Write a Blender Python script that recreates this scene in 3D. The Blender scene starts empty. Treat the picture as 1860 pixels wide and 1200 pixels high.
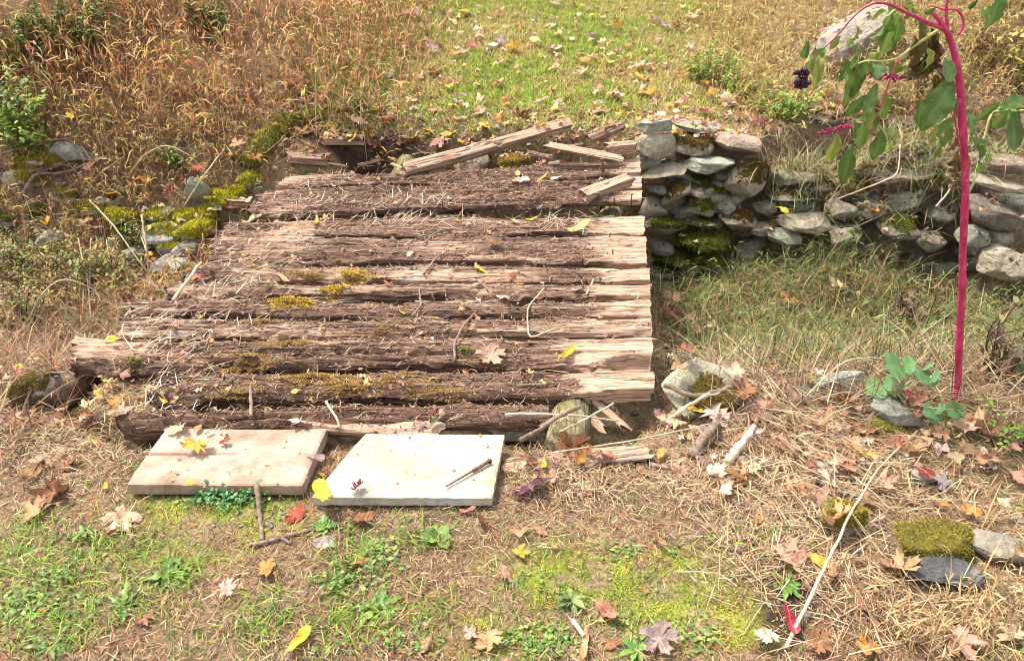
import bpy, math, random
import numpy as np
from mathutils import Vector, Matrix

# ------------------------------------------------------------------ camera, world, sun, exposure
SC = bpy.context.scene
COL = SC.collection
F, W0, H0 = 1400.0, 1860.0, 1200.0
CAMZ = 1.6
P = math.atan(842 / F)
cam = bpy.data.cameras.new('camera')
cam.sensor_width = 36
cam.lens = 36 * F / W0
cam.clip_start = 0.05
cam.clip_end = 300
cam_o = bpy.data.objects.new('camera', cam)
cam_o.location = (0, 0, CAMZ)
cam_o.rotation_euler = (math.pi / 2 - P, 0, 0)
COL.objects.link(cam_o)
SC.camera = cam_o

SUN_EL, SUN_AZ = math.radians(63), math.radians(-58)      # azimuth from +Y towards +X: the sun stands high on the left, a little behind the bridge
world = bpy.data.worlds.new('World')
SC.world = world
world.use_nodes = True
wn = world.node_tree
sky = wn.nodes.new('ShaderNodeTexSky')
sky.sky_type = 'NISHITA'
sky.sun_disc = False
sky.sun_elevation = SUN_EL
sky.sun_rotation = SUN_AZ
sky.air_density = 1.0
sky.dust_density = 3.0
bg = wn.nodes['Background']
bg.inputs[1].default_value = 0.14
hs = wn.nodes.new('ShaderNodeHueSaturation')                # thin high haze: a paler sky than a clear one
hs.inputs['Saturation'].default_value = 0.40
wn.links.new(sky.outputs[0], hs.inputs['Color'])
wn.links.new(hs.outputs[0], bg.inputs[0])
sun = bpy.data.lights.new('sun', 'SUN')
sun.energy = 2.1
sun.angle = math.radians(8.0)
sun.color = (1.0, 0.96, 0.90)
sun_o = bpy.data.objects.new('sun', sun)
d = Vector((math.sin(SUN_AZ) * math.cos(SUN_EL), math.cos(SUN_AZ) * math.cos(SUN_EL), math.sin(SUN_EL)))
sun_o.rotation_euler = d.to_track_quat('Z', 'Y').to_euler()
sun_o.location = (0, 0, 12)
COL.objects.link(sun_o)
SC.view_settings.view_transform = 'Standard'
SC.view_settings.look = 'None'
SC.view_settings.gamma = 1
SC.view_settings.exposure = 1.6
SC.cycles.filter_width = 1.0
SC.cycles.max_bounces = 6
SC.cycles.transparent_max_bounces = 4

RNG = np.random.default_rng(7)
random.seed(7)

# ------------------------------------------------------------------ noise
def _h(ix, iy, iz, seed):
    h = (ix.astype(np.int64) * 374761393 + iy.astype(np.int64) * 668265263 + iz.astype(np.int64) * 2147483647 + seed * 974634541) & 0xFFFFFFFF
    h = ((h ^ (h >> 13)) * 1274126177) & 0xFFFFFFFF
    h = ((h ^ (h >> 16)) * 2246822519) & 0xFFFFFFFF
    return ((h ^ (h >> 15)) & 0xFFFFFF) / float(0xFFFFFF)
def vn(x, y, z=None, seed=0):
    x = np.asarray(x, float); y = np.asarray(y, float)
    x, y = np.broadcast_arrays(x, y)
    fx, fy = np.floor(x), np.floor(y)
    tx, ty = x - fx, y - fy
    tx = tx * tx * (3 - 2 * tx); ty = ty * ty * (3 - 2 * ty)
    zero = np.zeros_like(fx)
    if z is None:
        a = _h(fx, fy, zero, seed); b = _h(fx + 1, fy, zero, seed); c = _h(fx, fy + 1, zero, seed); e = _h(fx + 1, fy + 1, zero, seed)
        return (a * (1 - tx) + b * tx) * (1 - ty) + (c * (1 - tx) + e * tx) * ty
    z = np.asarray(z, float) + zero
    fz = np.floor(z); tz = z - fz; tz = tz * tz * (3 - 2 * tz)
    def pl(fz):
        a = _h(fx, fy, fz, seed); b = _h(fx + 1, fy, fz, seed); c = _h(fx, fy + 1, fz, seed); e = _h(fx + 1, fy + 1, fz, seed)
        return (a * (1 - tx) + b * tx) * (1 - ty) + (c * (1 - tx) + e * tx) * ty
    return pl(fz) * (1 - tz) + pl(fz + 1) * tz
def fbm(x, y, z=None, seed=0, oct=4):
    s, a, t = 0.0, 1.0, 0.0
    for k in range(oct):
        s = s + a * vn(np.asarray(x) * 2 ** k, np.asarray(y) * 2 ** k, None if z is None else np.asarray(z) * 2 ** k, seed + k * 17)
        t += a; a *= 0.5
    return s / t
def sst(a, b, x):
    t = np.clip((x - a) / (b - a), 0, 1)
    return t * t * (3 - 2 * t)

# ------------------------------------------------------------------ terrain
SKEW = 0.126
def gz0(X, Y):
    X = np.asarray(X, float); Y = np.asarray(Y, float)
    n = fbm(X * 1.3, Y * 1.3, seed=3) - 0.5
    n2 = fbm(X * 7, Y * 7, seed=4, oct=3) - 0.5
    near = -0.12 + 0.05 * n + 0.10 * sst(1.0, 2.6, np.abs(X)) * (n + 0.2)
    wl = sst(-1.3, -2.0, X - SKEW * (Y - 2.4)); wr = sst(0.35, 0.9, X - SKEW * (Y - 2.3)); wc = 1 - wl - wr
    yn = wl * 2.35 + wc * 2.0 + wr * 2.35
    wid = wl * 1.0 + wc * 0.7 + wr * 1.5
    flo = wl * (-0.55) + wc * (-0.75) + wr * (-0.86)
    t = np.clip((Y - yn) / wid, 0, 1); s = t * t * (3 - 2 * t)
    low = near * (1 - s) + (flo + 0.12 * n) * s
    yf0 = wl * 4.0 + wc * 4.95 + wr * 4.92; yf1 = wl * 5.0 + wc * 5.25 + wr * 5.12
    # the wall on the right is tumbled down further along
    tum = sst(1.55, 2.2, X) * (1 - sst(2.6, 3.0, X))
    yf1 = yf1 + 0.35 * tum
    t2 = np.clip((Y - yf0) / (yf1 - yf0), 0, 1); s2 = t2 * t2 * (3 - 2 * t2)
    far = 0.01 + 0.12 * (Y - 5.0) + 0.06 * n
    far = far + 0.36 * np.clip(-X - 1.0 + 0.08 * (Y - 5), 0, 3.0) * sst(5.0, 6.5, Y) + 0.12 * np.clip(-X - 1.2, 0, 3) * sst(4.2, 5.2, Y)
    far = far + 0.30 * np.clip(X - 2.0 - 0.05 * (Y - 5), 0, 3.0) * sst(5.0, 6.4, Y)
    far = far - 0.10 * sst(0.45, 0, np.hypot((X + 0.82) / 1.3, (Y - 5.15) / 0.8))
    z = low * (1 - s2) + far * s2
    z = z + .26 * np.exp(-((X - 2.15) / .65) ** 2 - ((Y - 4.62) / .42) ** 2)
    z = np.maximum(z, -.085 + .05 * n - .9 * np.clip(np.hypot((X + 1.42) / .8, Y - 2.38) - .16, 0, 9))
    return z + 0.02 * n2
def axis(lo, hi, step, olo, ohi):
    a = np.arange(lo, hi, step)
    left = lo - np.cumsum(step * 1.25 ** np.arange(1, 60)); left = left[left > olo]
    right = hi + np.cumsum(step * 1.25 ** np.arange(0, 60)); right = right[right < ohi]
    return np.concatenate([[olo], left[::-1], a, right, [ohi]])
# height raster of everything solid: used to rest leaves and sticks on what carries them
RX0, RY0, RS = -5.0, 0.5, 0.01
RNX, RNY = 1050, 1100
_rx = RX0 + (np.arange(RNX) + .5) * RS; _ry = RY0 + (np.arange(RNY) + .5) * RS
ZG = gz0(_rx[None, :], _ry[:, None])
ZM = ZG.copy()
def _ij(X, Y):
    i = np.clip(((np.asarray(X) - RX0) / RS).astype(int), 0, RNX - 1); j = np.clip(((np.asarray(Y) - RY0) / RS).astype(int), 0, RNY - 1)
    return j, i
def gz(X, Y):
    j, i = _ij(X, Y); return ZG[j, i]
def sz(X, Y):
    j, i = _ij(X, Y); return ZM[j, i]
def stamp(V):
    V = np.asarray(V)
    j, i = _ij(V[:, 0], V[:, 1]); np.maximum.at(ZM, (j, i), V[:, 2])
def stamp_mesh(V, quads):
    V = np.asarray(V); stamp(V)
    q = np.asarray(quads)
    for w in ((.25, .25, .25, .25), (.5, .5, 0, 0), (0, .5, .5, 0), (.5, 0, 0, .5), (0, 0, .5, .5)):
        stamp(sum(V[q[:, k]] * w[k] for k in range(q.shape[1])) if q.shape[1] == 4 else V[q].mean(1))

# ------------------------------------------------------------------ from a pixel of the photograph to a place
def ray(px, py):
    a, b = (px - W0 / 2) / F, (py - H0 / 2) / F
    return np.array([a, math.cos(P) - b * math.sin(P), -math.sin(P) - b * math.cos(P)])
def at_z(px, py, z=0.0):
    r = ray(px, py); t = (z - CAMZ) / r[2]
    return np.array([0, 0, CAMZ]) + r * t
def at_Y(px, py, Y):
    r = ray(px, py); return np.array([0, 0, CAMZ]) + r * (Y / r[1])
def at_s(px, py, fn=None, lift=0.0):
    fn = fn or sz
    r = ray(px, py); Y = np.arange(0.8, 14.0, 0.01)
    pts = np.array([0, 0, CAMZ])[None] + r[None] * (Y / r[1])[:, None]
    zz = fn(pts[:, 0], pts[:, 1]) + lift
    k = np.nonzero(pts[:, 2] <= zz)[0]
    k = k[0] if len(k) else len(Y) - 1
    p = pts[k].copy(); p[2] = zz[k] - lift
    return p
def depth(p):
    return p[1] * math.cos(P) + (CAMZ - p[2]) * math.sin(P)
def to_px(p):
    z = depth(p); u = p[0] / z
    v = (-(p[2] - CAMZ) * math.cos(P) - p[1] * -math.sin(P) * -1) if False else None
    up = (p[2] - CAMZ) * math.cos(P) + p[1] * math.sin(P)
    return W0 / 2 + F * u, H0 / 2 - F * up / z
class Blob:
    def __init__(s, px, py, rx, ry):
        c = at_s(px, py, gz); s.x, s.y = c[0], c[1]
        s.rx = rx * depth(c) / F
        s.ry = max(0.03, abs(at_s(px, py - ry, gz)[1] - at_s(px, py + ry, gz)[1]) / 2)
    def __call__(s, X, Y):
        return np.exp(-(((X - s.x) / s.rx) ** 2 + ((Y - s.y) / s.ry) ** 2))
def blobs(lst, X, Y):
    w = np.zeros_like(np.asarray(X, float))
    for b in lst: w = np.maximum(w, Blob(*b)(X, Y))
    return w

# ------------------------------------------------------------------ mesh and object helpers
def mesh_np(name, V, faces, cols=None, mat=None, smooth=True, floats=None):
    """faces: list of int arrays (n,k)"""
    me = bpy.data.meshes.new(name)
    V = np.asarray(V, np.float32)
    faces = [np.asarray(f, np.int32) for f in faces if len(f)]
    loops = np.concatenate([f.ravel() for f in faces])
    tot = np.concatenate([np.full(len(f), f.shape[1], np.int32) for f in faces])
    st = np.concatenate([[0], np.cumsum(tot)[:-1]]).astype(np.int32)
    me.vertices.add(len(V)); me.vertices.foreach_set('co', V.ravel())
    me.loops.add(len(loops)); me.loops.foreach_set('vertex_index', loops)
    me.polygons.add(len(tot)); me.polygons.foreach_set('loop_start', st)
    me.polygons.foreach_set('use_smooth', np.full(len(tot), smooth))
    me.update(calc_edges=True)
    if cols is not None:
        c = np.ones((len(V), 4), np.float32); c[:, :3] = cols
        me.color_attributes.new('Col', 'FLOAT_COLOR', 'POINT').data.foreach_set('color', c.ravel())
    for k, v in (floats or {}).items():
        me.attributes.new(k, 'FLOAT', 'POINT').data.foreach_set('value', np.asarray(v, np.float32).ravel())
    if mat: me.materials.append(mat)
    return me
def obj(name, me, parent=None, mw=None):
    o = bpy.data.objects.new(name, me); COL.objects.link(o)
    if parent is not None:
        o.parent = parent
        if parent.type == 'EMPTY': o.matrix_parent_inverse = parent.matrix_basis.inverted()
    if mw is not None: o.matrix_basis = mw
    return o
def empty(name, loc=(0, 0, 0)):
    o = bpy.data.objects.new(name, None); o.location = loc; o.empty_display_size = 0.1; COL.objects.link(o); return o
def tag(o, label=None, cat=None, group=None, kind=None):
    if label: o['label'] = label
    if cat: o['category'] = cat
    if group: o['group'] = group
    if kind: o['kind'] = kind
    return o
def lerp(a, b, t): return np.asarray(a) * (1 - t) + np.asarray(b) * t
def pick(cols, n, jitter=0.18, rng=RNG):
    c = np.asarray(cols, float)[rng.integers(0, len(cols), n)]
    return np.clip(c * (1 + jitter * rng.standard_normal((n, 1))) * (1 + 0.06 * rng.standard_normal((n, 3))), 0.004, 0.95)

class Acc:
    """collects many little shapes for one mesh"""
    def __init__(s): s.V, s.Q, s.T, s.C, s.n = [], [], [], [], 0
    def add(s, V, Q=None, T=None, C=None):
        if Q is not None and len(Q): s.Q.append(np.asarray(Q) + s.n)
        if T is not None and len(T): s.T.append(np.asarray(T) + s.n)
        s.V.append(V); s.C.append(C if C is not None else np.ones((len(V), 3)))
        s.n += len(V)
    def mesh(s, name, mat, smooth=True):
        f = []
        if s.Q: f.append(np.concatenate(s.Q))
        if s.T: f.append(np.concatenate(s.T))
        return mesh_np(name, np.concatenate(s.V), f, np.concatenate(s.C), mat, smooth)

def blades(acc, pos, L, wid, phi, el, bend, col, roll=None, tipcol=None, seg=2):
    n = len(pos)
    L, wid, phi, el, bend = [np.broadcast_to(np.asarray(a, float), (n,)) for a in (L, wid, phi, el, bend)]
    side = np.stack([-np.sin(phi), np.cos(phi), np.zeros(n)], 1)
    if roll is not None:
        side = side * np.cos(roll)[:, None] + np.array([0, 0, 1.0]) * np.sin(roll)[:, None]
    p = pos.copy(); rows = []; e = el.copy()
    prof = [0.7, 1.0, 0.6] if seg == 3 else [0.8, 1.0]
    for k in range(seg + 1):
        if k < seg:
            rows.append(p - side * (wid * .5 * prof[k])[:, None]); rows.append(p + side * (wid * .5 * prof[k])[:, None])
        else: rows.append(p)
        stp = (L / seg)[:, None] * np.stack([np.cos(e) * np.cos(phi), np.cos(e) * np.sin(phi), np.sin(e)], 1)
        p = p + stp; e = e - bend
    m = 2 * seg + 1
    V = np.stack(rows, 1).reshape(-1, 3)
    b = np.arange(n)[:, None] * m
    Q = np.concatenate([b + np.array([[2 * k, 2 * k + 1, 2 * k + 3, 2 * k + 2]]) for k in range(seg - 1)])
    T = b + np.array([[2 * seg - 2, 2 * seg - 1, 2 * seg]])
    if tipcol is None: C = np.repeat(col, m, axis=0)
    else:
        t = np.repeat(np.linspace(0, 1, seg + 1), [2] * seg + [1])
        C = (col[:, None, :] * (1 - t)[None, :, None] + tipcol[:, None, :] * t[None, :, None]).reshape(-1, 3)
    acc.add(V, Q, T, C)
    return p
def tube(acc, pts, rad, n=6, col=(1, 1, 1), wob=0.0, seed=0, caps=True):
    pts = np.asarray(pts, float); m = len(pts)
    rad = np.broadcast_to(np.asarray(rad, float), (m,))
    t = np.gradient(pts, axis=0); t /= np.linalg.norm(t, axis=1)[:, None] + 1e-9
    up = np.where(np.abs(t[:, 2:3]) > .9, np.array([[1., 0, 0]]), np.array([[0, 0, 1.]]))
    a = np.cross(t, up); a /= np.linalg.norm(a, axis=1)[:, None] + 1e-9
    b = np.cross(a, t)
    th = np.linspace(0, 2 * math.pi, n, endpoint=False)
    r = rad[:, None] * (1 + wob * (np.random.default_rng(seed).random((m, n)) - .5) * 2)
    V = pts[:, None, :] + r[:, :, None] * (np.cos(th)[None, :, None] * a[:, None, :] + np.sin(th)[None, :, None] * b[:, None, :])
    V = V.reshape(-1, 3)
    i = np.arange(m - 1)[:, None] * n; k = np.arange(n)[None]; k2 = (k + 1) % n
    Q = np.stack([i + k, i + k2, i + n + k2, i + n + k], -1).reshape(-1, 4)
    T = None
    if caps:
        V = np.concatenate([V, pts[:1], pts[-1:]]); c0, c1 = m * n, m * n + 1
        kk = np.arange(n); kk2 = (kk + 1) % n
        T = np.concatenate([np.stack([kk2, kk, np.full(n, c0)], 1), np.stack([(m - 1) * n + kk, (m - 1) * n + kk2, np.full(n, c1)], 1)])
    acc.add(V, Q, T, np.tile(np.asarray(col, float), (len(V), 1)))
    return V
def smooth_path(pts, n):
    pts = np.asarray(pts, float); d = np.concatenate([[0], np.cumsum(np.linalg.norm(np.diff(pts, axis=0), axis=1))])
    t = np.linspace(0, d[-1], n)
    q = np.stack([np.interp(t, d, pts[:, k]) for k in range(3)], 1)
    for _ in range(2):
        q[1:-1] = (q[:-2] + 2 * q[1:-1] + q[2:]) / 4
    return q

# ------------------------------------------------------------------ materials
def newmat(name):
    m = bpy.data.materials.new(name); m.use_nodes = True
    nt = m.node_tree; b = nt.nodes['Principled BSDF']
    b.inputs['Roughness'].default_value = 0.85
    b.inputs['Specular IOR Level'].default_value = 0.25
    return m, nt, b
def N(nt, t, **kw):
    n = nt.nodes.new(t)
    for k, v in kw.items(): setattr(n, k, v)
    return n
def noise(nt, scale, vec=None, detail=4, rough=.6, mapping=None):
    n = N(nt, 'ShaderNodeTexNoise'); n.inputs['Scale'].default_value = scale; n.inputs['Detail'].default_value = detail; n.inputs['Roughness'].default_value = rough
    if vec is None:
        vec = N(nt, 'ShaderNodeTexCoord').outputs['Object']
    if mapping:
        mp = N(nt, 'ShaderNodeMapping'); mp.inputs['Scale'].default_value = mapping; nt.links.new(vec, mp.inputs[0]); vec = mp.outputs[0]
    nt.links.new(vec, n.inputs['Vector'])
    return n.outputs['Fac']
def ramp(nt, fac, stops):
    r = N(nt, 'ShaderNodeValToRGB'); e = r.color_ramp.elements
    while len(e) < len(stops): e.new(0.5)
    for i, (p, c) in enumerate(stops):
        e[i].position = p; e[i].color = (*c, 1) if len(c) == 3 else c
    nt.links.new(fac, r.inputs[0]); return r.outputs[0]
def mix(nt, fac, a, b, mode='MIX'):
    m = N(nt, 'ShaderNodeMix', data_type='RGBA', blend_type=mode)
    for sock, v in ((m.inputs[0], fac), (m.inputs[6], a), (m.inputs[7], b)):
        if isinstance(v, (int, float)): sock.default_value = v
        elif isinstance(v, tuple): sock.default_value = (*v, 1)
        else: nt.links.new(v, sock)
    return m.outputs[2]
def mth(nt, op, a, b=None, clamp=False):
    m = N(nt, 'ShaderNodeMath', operation=op, use_clamp=clamp)
    for i, v in enumerate((a, b)):
        if v is None: continue
        if isinstance(v, (int, float)): m.inputs[i].default_value = v
        else: nt.links.new(v, m.inputs[i])
    return m.outputs[0]
def bump(nt, b, h, strength=.5, dist=.01):
    n = N(nt, 'ShaderNodeBump'); n.inputs['Strength'].default_value = strength; n.inputs['Distance'].default_value = dist
    nt.links.new(h, n.inputs['Height']); nt.links.new(n.outputs[0], b.inputs['Normal'])
def attr(nt, name, typ='GEOMETRY'):
    a = N(nt, 'ShaderNodeAttribute', attribute_type=typ); a.attribute_name = name; return a

def blade_mat(name, transl=0.3, rough=0.7):
    m, nt, b = newmat(name)
    a = attr(nt, 'Col')
    nt.links.new(a.outputs['Color'], b.inputs['Base Color']); b.inputs['Roughness'].default_value = rough
    tr = N(nt, 'ShaderNodeBsdfTranslucent'); nt.links.new(a.outputs['Color'], tr.inputs[0])
    mx = N(nt, 'ShaderNodeMixShader'); mx.inputs[0].default_value = transl
    nt.links.new(b.outputs[0], mx.inputs[1]); nt.links.new(tr.outputs[0], mx.inputs[2])
    nt.links.new(mx.outputs[0], nt.nodes['Material Output'].inputs[0])
    return m
M_BLADE = blade_mat('grass_blades', 0.3)
M_STRAW = blade_mat('dry_straw', 0.12, 0.6)
M_MOSS = blade_mat('moss', 0.25, 0.9)
M_FOLI = blade_mat('foliage', 0.3, 0.5)
M_CRUMB = blade_mat('wood_crumbs', 0.0, 0.95)

def leaf_mat(name, objcol=True):
    m, nt, b = newmat(name)
    oi = N(nt, 'ShaderNodeObjectInfo')
    tc = N(nt, 'ShaderNodeTexCoord')
    ad = N(nt, 'ShaderNodeVectorMath', operation='ADD')
    nt.links.new(tc.outputs['Object'], ad.inputs[0])
    mr = mth(nt, 'MULTIPLY', oi.outputs['Random'], 37.0)
    nt.links.new(mr, ad.inputs[1])
    n1 = noise(nt, 2.2, ad.outputs[0], 4, .65)
    n2 = noise(nt, 14, ad.outputs[0], 3, .6)
    f = ramp(nt, n1, [(.3, (.55, .48, .42)), (.55, (1.02, 1.0, .98)), (.8, (1.2, 1.16, 1.1))])
    f2 = ramp(nt, n2, [(.28, (.35, .25, .2)), (.40, (1, 1, 1)), (1, (1.05, 1.05, 1.05))])
    c = mix(nt, 1.0, oi.outputs['Color'], f, 'MULTIPLY'); c = mix(nt, 0.8, c, f2, 'MULTIPLY')
    rm = mth(nt, 'ADD', attr(nt, 'rim').outputs['Fac'], mth(nt, 'MULTIPLY', mth(nt, 'SUBTRACT', n1, .5), 2.2))
    c = mix(nt, ramp(nt, rm, [(.75, (0, 0, 0)), (1.0, (.7, .7, .7))]), c, mix(nt, .65, c, (.20, .11, .06)))
    v = attr(nt, 'vein')
    c = mix(nt, mth(nt, 'MULTIPLY', v.outputs['Fac'], .45), c, mix(nt, .5, oi.outputs['Color'], (.8, .62, .42)))
    nt.links.new(c, b.inputs['Base Color']); b.inputs['Roughness'].default_value = .6
    bump(nt, b, n2, .35, .03)
    tr = N(nt, 'ShaderNodeBsdfTranslucent'); nt.links.new(c, tr.inputs[0])
    mx = N(nt, 'ShaderNodeMixShader'); mx.inputs[0].default_value = .25
    nt.links.new(b.outputs[0], mx.inputs[1]); nt.links.new(tr.outputs[0], mx.inputs[2])
    nt.links.new(mx.outputs[0], nt.nodes['Material Output'].inputs[0])
    return m
M_LEAF = leaf_mat('fallen_leaf')

# green living leaves (pokeweed, seedlings): colour from the object, pale veins
def green_mat():
    m, nt, b = newmat('green_leaf')
    oi = N(nt, 'ShaderNodeObjectInfo')
    n1 = noise(nt, 30, None, 3)
    f = ramp(nt, n1, [(.3, (.7, .72, .6)), (.6, (1, 1, 1)), (.85, (1.35, 1.2, .9))])
    c = mix(nt, 1.0, oi.outputs['Color'], f, 'MULTIPLY')
    v = attr(nt, 'vein')
    c = mix(nt, mth(nt, 'MULTIPLY', v.outputs['Fac'], .28), c, (.26, .33, .11))
    nt.links.new(c, b.inputs['Base Color']); b.inputs['Roughness'].default_value = .42; b.inputs['Specular IOR Level'].default_value = .4
    tr = N(nt, 'ShaderNodeBsdfTranslucent'); nt.links.new(c, tr.inputs[0])
    mx = N(nt, 'ShaderNodeMixShader'); mx.inputs[0].default_value = .3
    nt.links.new(b.outputs[0], mx.inputs[1]); nt.links.new(tr.outputs[0], mx.inputs[2])
    nt.links.new(mx.outputs[0], nt.nodes['Material Output'].inputs[0])
    return m
M_GREEN = green_mat()

def ground_mat():
    m, nt, b = newmat('soil_and_litter')
    a = attr(nt, 'Col')
    n1 = noise(nt, 9, None, 6, .65); n2 = noise(nt, 60, None, 4, .7)
    f = ramp(nt, n1, [(.3, (.6, .56, .5)), (.7, (1.3, 1.28, 1.2))])
    f2 = ramp(nt, n2, [(.3, (.5, .45, .4)), (.5, (.95, .95, .95)), (.72, (1.5, 1.4, 1.2))])
    c = mix(nt, 1, a.outputs['Color'], f, 'MULTIPLY'); c = mix(nt, .9, c, f2, 'MULTIPLY')
    nt.links.new(c, b.inputs['Base Color']); b.inputs['Roughness'].default_value = 1
    bump(nt, b, n2, .9, .03)
    return m
M_GROUND = ground_mat()

def wood_mat(name, light=((.47, .315, .21), (.32, .20, .13)), dark=((.195, .112, .073), (.052, .031, .024)), ax='x'):
    m, nt, b = newmat(name)
    tc = N(nt, 'ShaderNodeTexCoord').outputs['Object']
    mp = (lambda a, b: (a, b, b)) if ax == 'x' else (lambda a, b: (b, a, b))
    s1 = noise(nt, 1, tc, 6, .7, mp(2.2, 34)); s2 = noise(nt, 1, tc, 5, .65, mp(6, 130)); s3 = noise(nt, 1, tc, 6, .7, mp(9, 26)); big = noise(nt, 3.2, tc, 5, .6)
    li = ramp(nt, s1, [(.30, light[1]), (.52, light[0]), (.72, tuple(min(.85, c * 1.25) for c in light[0]))])
    li = mix(nt, ramp(nt, big, [(.55, (0, 0, 0)), (.72, (1, 1, 1))]), li, tuple(c * .9 + .02 for c in (light[0][0] * .85, light[0][1], light[0][2] * 1.25)))
    dk = ramp(nt, s3, [(.30, dark[1]), (.58, dark[0]), (.72, (.35, .235, .16))])
    r = attr(nt, 'rot').outputs['Fac']
    k = mth(nt, 'ADD', r, mth(nt, 'MULTIPLY', mth(nt, 'SUBTRACT', mth(nt, 'ADD', s1, s3), 1.0), 1.1))
    k = ramp(nt, k, [(.42, (0, 0, 0)), (.62, (1, 1, 1))])
    c = mix(nt, k, li, dk)
    crack = ramp(nt, s2, [(.34, (.13, .09, .075)), (.43, (.62, .56, .52)), (.53, (1, 1, 1)), (.72, (1.28, 1.25, 1.2))])
    c = mix(nt, .85, c, crack, 'MULTIPLY')
    nt.links.new(c, b.inputs['Base Color']); b.inputs['Roughness'].default_value = .9
    hh = mth(nt, 'ADD', mth(nt, 'MULTIPLY', s1, .7), mth(nt, 'MULTIPLY', s2, .5))
    bump(nt, b, hh, .8, .014)
    return m
M_WOOD = wood_mat('rotten_timber')
M_BARK = wood_mat('log_bark', ((.36, .30, .20), (.22, .17, .10)), ((.16, .14, .05), (.07, .06, .028)))
M_LOG = wood_mat('weathered_log', ((.40, .33, .21), (.26, .21, .12)), ((.17, .15, .05), (.07, .06, .03)), 'y')
def board_mat(name, c0, c1, tint):
    m, nt, b = newmat(name)
    tc = N(nt, 'ShaderNodeTexCoord').outputs['Object']
    s1 = noise(nt, 1, tc, 5, .6, (2.5, 40, 40)); s2 = noise(nt, 1, tc, 3, .6, (6, 90, 90)); big = noise(nt, 5, tc, 4, .6)
    saw = noise(nt, 1, tc, 2, .5, (130, 3, 3))
    c = ramp(nt, s1, [(.3, c1), (.6, c0)])
    c = mix(nt, ramp(nt, big, [(.42, (0, 0, 0)), (.62, (.9, .9, .9))]), c, tint)
    st = noise(nt, 11, tc, 6, .7)
    c = mix(nt, .75, c, ramp(nt, st, [(.32, (.62, .56, .5)), (.5, (1, 1, 1)), (.7, (1.1, 1.08, 1.05))]), 'MULTIPLY')
    sp = noise(nt, 1, tc, 2, .5, (26, 70, 70))
    c = mix(nt, ramp(nt, sp, [(.70, (0, 0, 0)), (.77, (.75, .75, .75))]), c, (.20, .15, .12))
    c = mix(nt, .5, c, ramp(nt, saw, [(.35, (.86, .84, .82)), (.6, (1, 1, 1))]), 'MULTIPLY')
    c = mix(nt, .6, c, ramp(nt, s2, [(.28, (.6, .55, .5)), (.42, (1, 1, 1))]), 'MULTIPLY')
    nt.links.new(c, b.inputs['Base Color']); b.inputs['Roughness'].default_value = .75
    bump(nt, b, mth(nt, 'ADD', s1, saw), .25, .004)
    return m
M_BOARD1 = board_mat('sawn_pine', (.36, .245, .17), (.28, .18, .12), (.40, .30, .23))
M_BOARD2 = board_mat('bleached_pine', (.50, .455, .39), (.40, .34, .28), (.42, .33, .18))
def stone_mat():
    m, nt, b = newmat('field_stone')
    oi = N(nt, 'ShaderNodeObjectInfo')
    tc = N(nt, 'ShaderNodeTexCoord').outputs['Object']
    n1 = noise(nt, 9, tc, 6, .65); n2 = noise(nt, 45, tc, 5, .7); n3 = noise(nt, 17, tc, 4, .6); st = noise(nt, 1, tc, 4, .6, (6, 6, 55))
    c = mix(nt, 1, oi.outputs['Color'], ramp(nt, n1, [(.3, (.62, .60, .58)), (.55, (1, 1, 1)), (.75, (1.28, 1.25, 1.18))]), 'MULTIPLY')
    c = mix(nt, .8, c, ramp(nt, n2, [(.3, (.6, .58, .55)), (.5, (1, 1, 1)), (.75, (1.3, 1.28, 1.22))]), 'MULTIPLY')
    c = mix(nt, .5, c, ramp(nt, st, [(.3, (.62, .6, .6)), (.5, (1, 1, 1))]), 'MULTIPLY')
    c = mix(nt, ramp(nt, n3, [(.63, (0, 0, 0)), (.70, (.55, .55, .55))]), c, (.36, .37, .32))
    ms = attr(nt, 'moss').outputs['Fac']
    k = mth(nt, 'ADD', ms, mth(nt, 'MULTIPLY', mth(nt, 'SUBTRACT', n3, .5), 1.6))
    k = ramp(nt, k, [(.48, (0, 0, 0)), (.56, (1, 1, 1))])
    mc = attr(nt, 'mosscol', 'OBJECT').outputs['Color']
    mcol = mix(nt, 1, mc, ramp(nt, n2, [(.3, (.45, .42, .4)), (.6, (1.1, 1.1, 1.0)), (.8, (1.7, 1.6, 1.2))]), 'MULTIPLY')
    c = mix(nt, k, c, mcol)
    nt.links.new(c, b.inputs['Base Color']); b.inputs['Roughness'].default_value = .9
    hh = mth(nt, 'ADD', mth(nt, 'ADD', n1, mth(nt, 'MULTIPLY', n2, .5)), mth(nt, 'MULTIPLY', k, mth(nt, 'MULTIPLY', n2, 1.2)))
    bump(nt, b, hh, 1.0, .035)
    return m
M_STONE = stone_mat()
def simple_mat(name, col, rough=.7, nscale=30, lo=.6, hi=1.3, mapping=None, metal=0, bumpd=.004):
    m, nt, b = newmat(name)
    n1 = noise(nt, 1 if mapping else nscale, None, 4, .6, mapping)
    c = mix(nt, 1, col, ramp(nt, n1, [(.3, (lo,) * 3), (.7, (hi,) * 3)]), 'MULTIPLY')
    nt.links.new(c, b.inputs['Base Color']); b.inputs['Roughness'].default_value = rough; b.inputs['Metallic'].default_value = metal
    bump(nt, b, n1, .5, bumpd)
    return m
M_TWIG = simple_mat('twig_bark', (.20, .14, .10), .85, 60, .5, 1.5)
M_TWIGP = simple_mat('pale_dry_stem', (.52, .41, .27), .7, 40, .65, 1.25)
M_RUST = simple_mat('rusty_iron', (.16, .09, .06), .75, 120, .5, 1.5, metal=.3)
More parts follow.
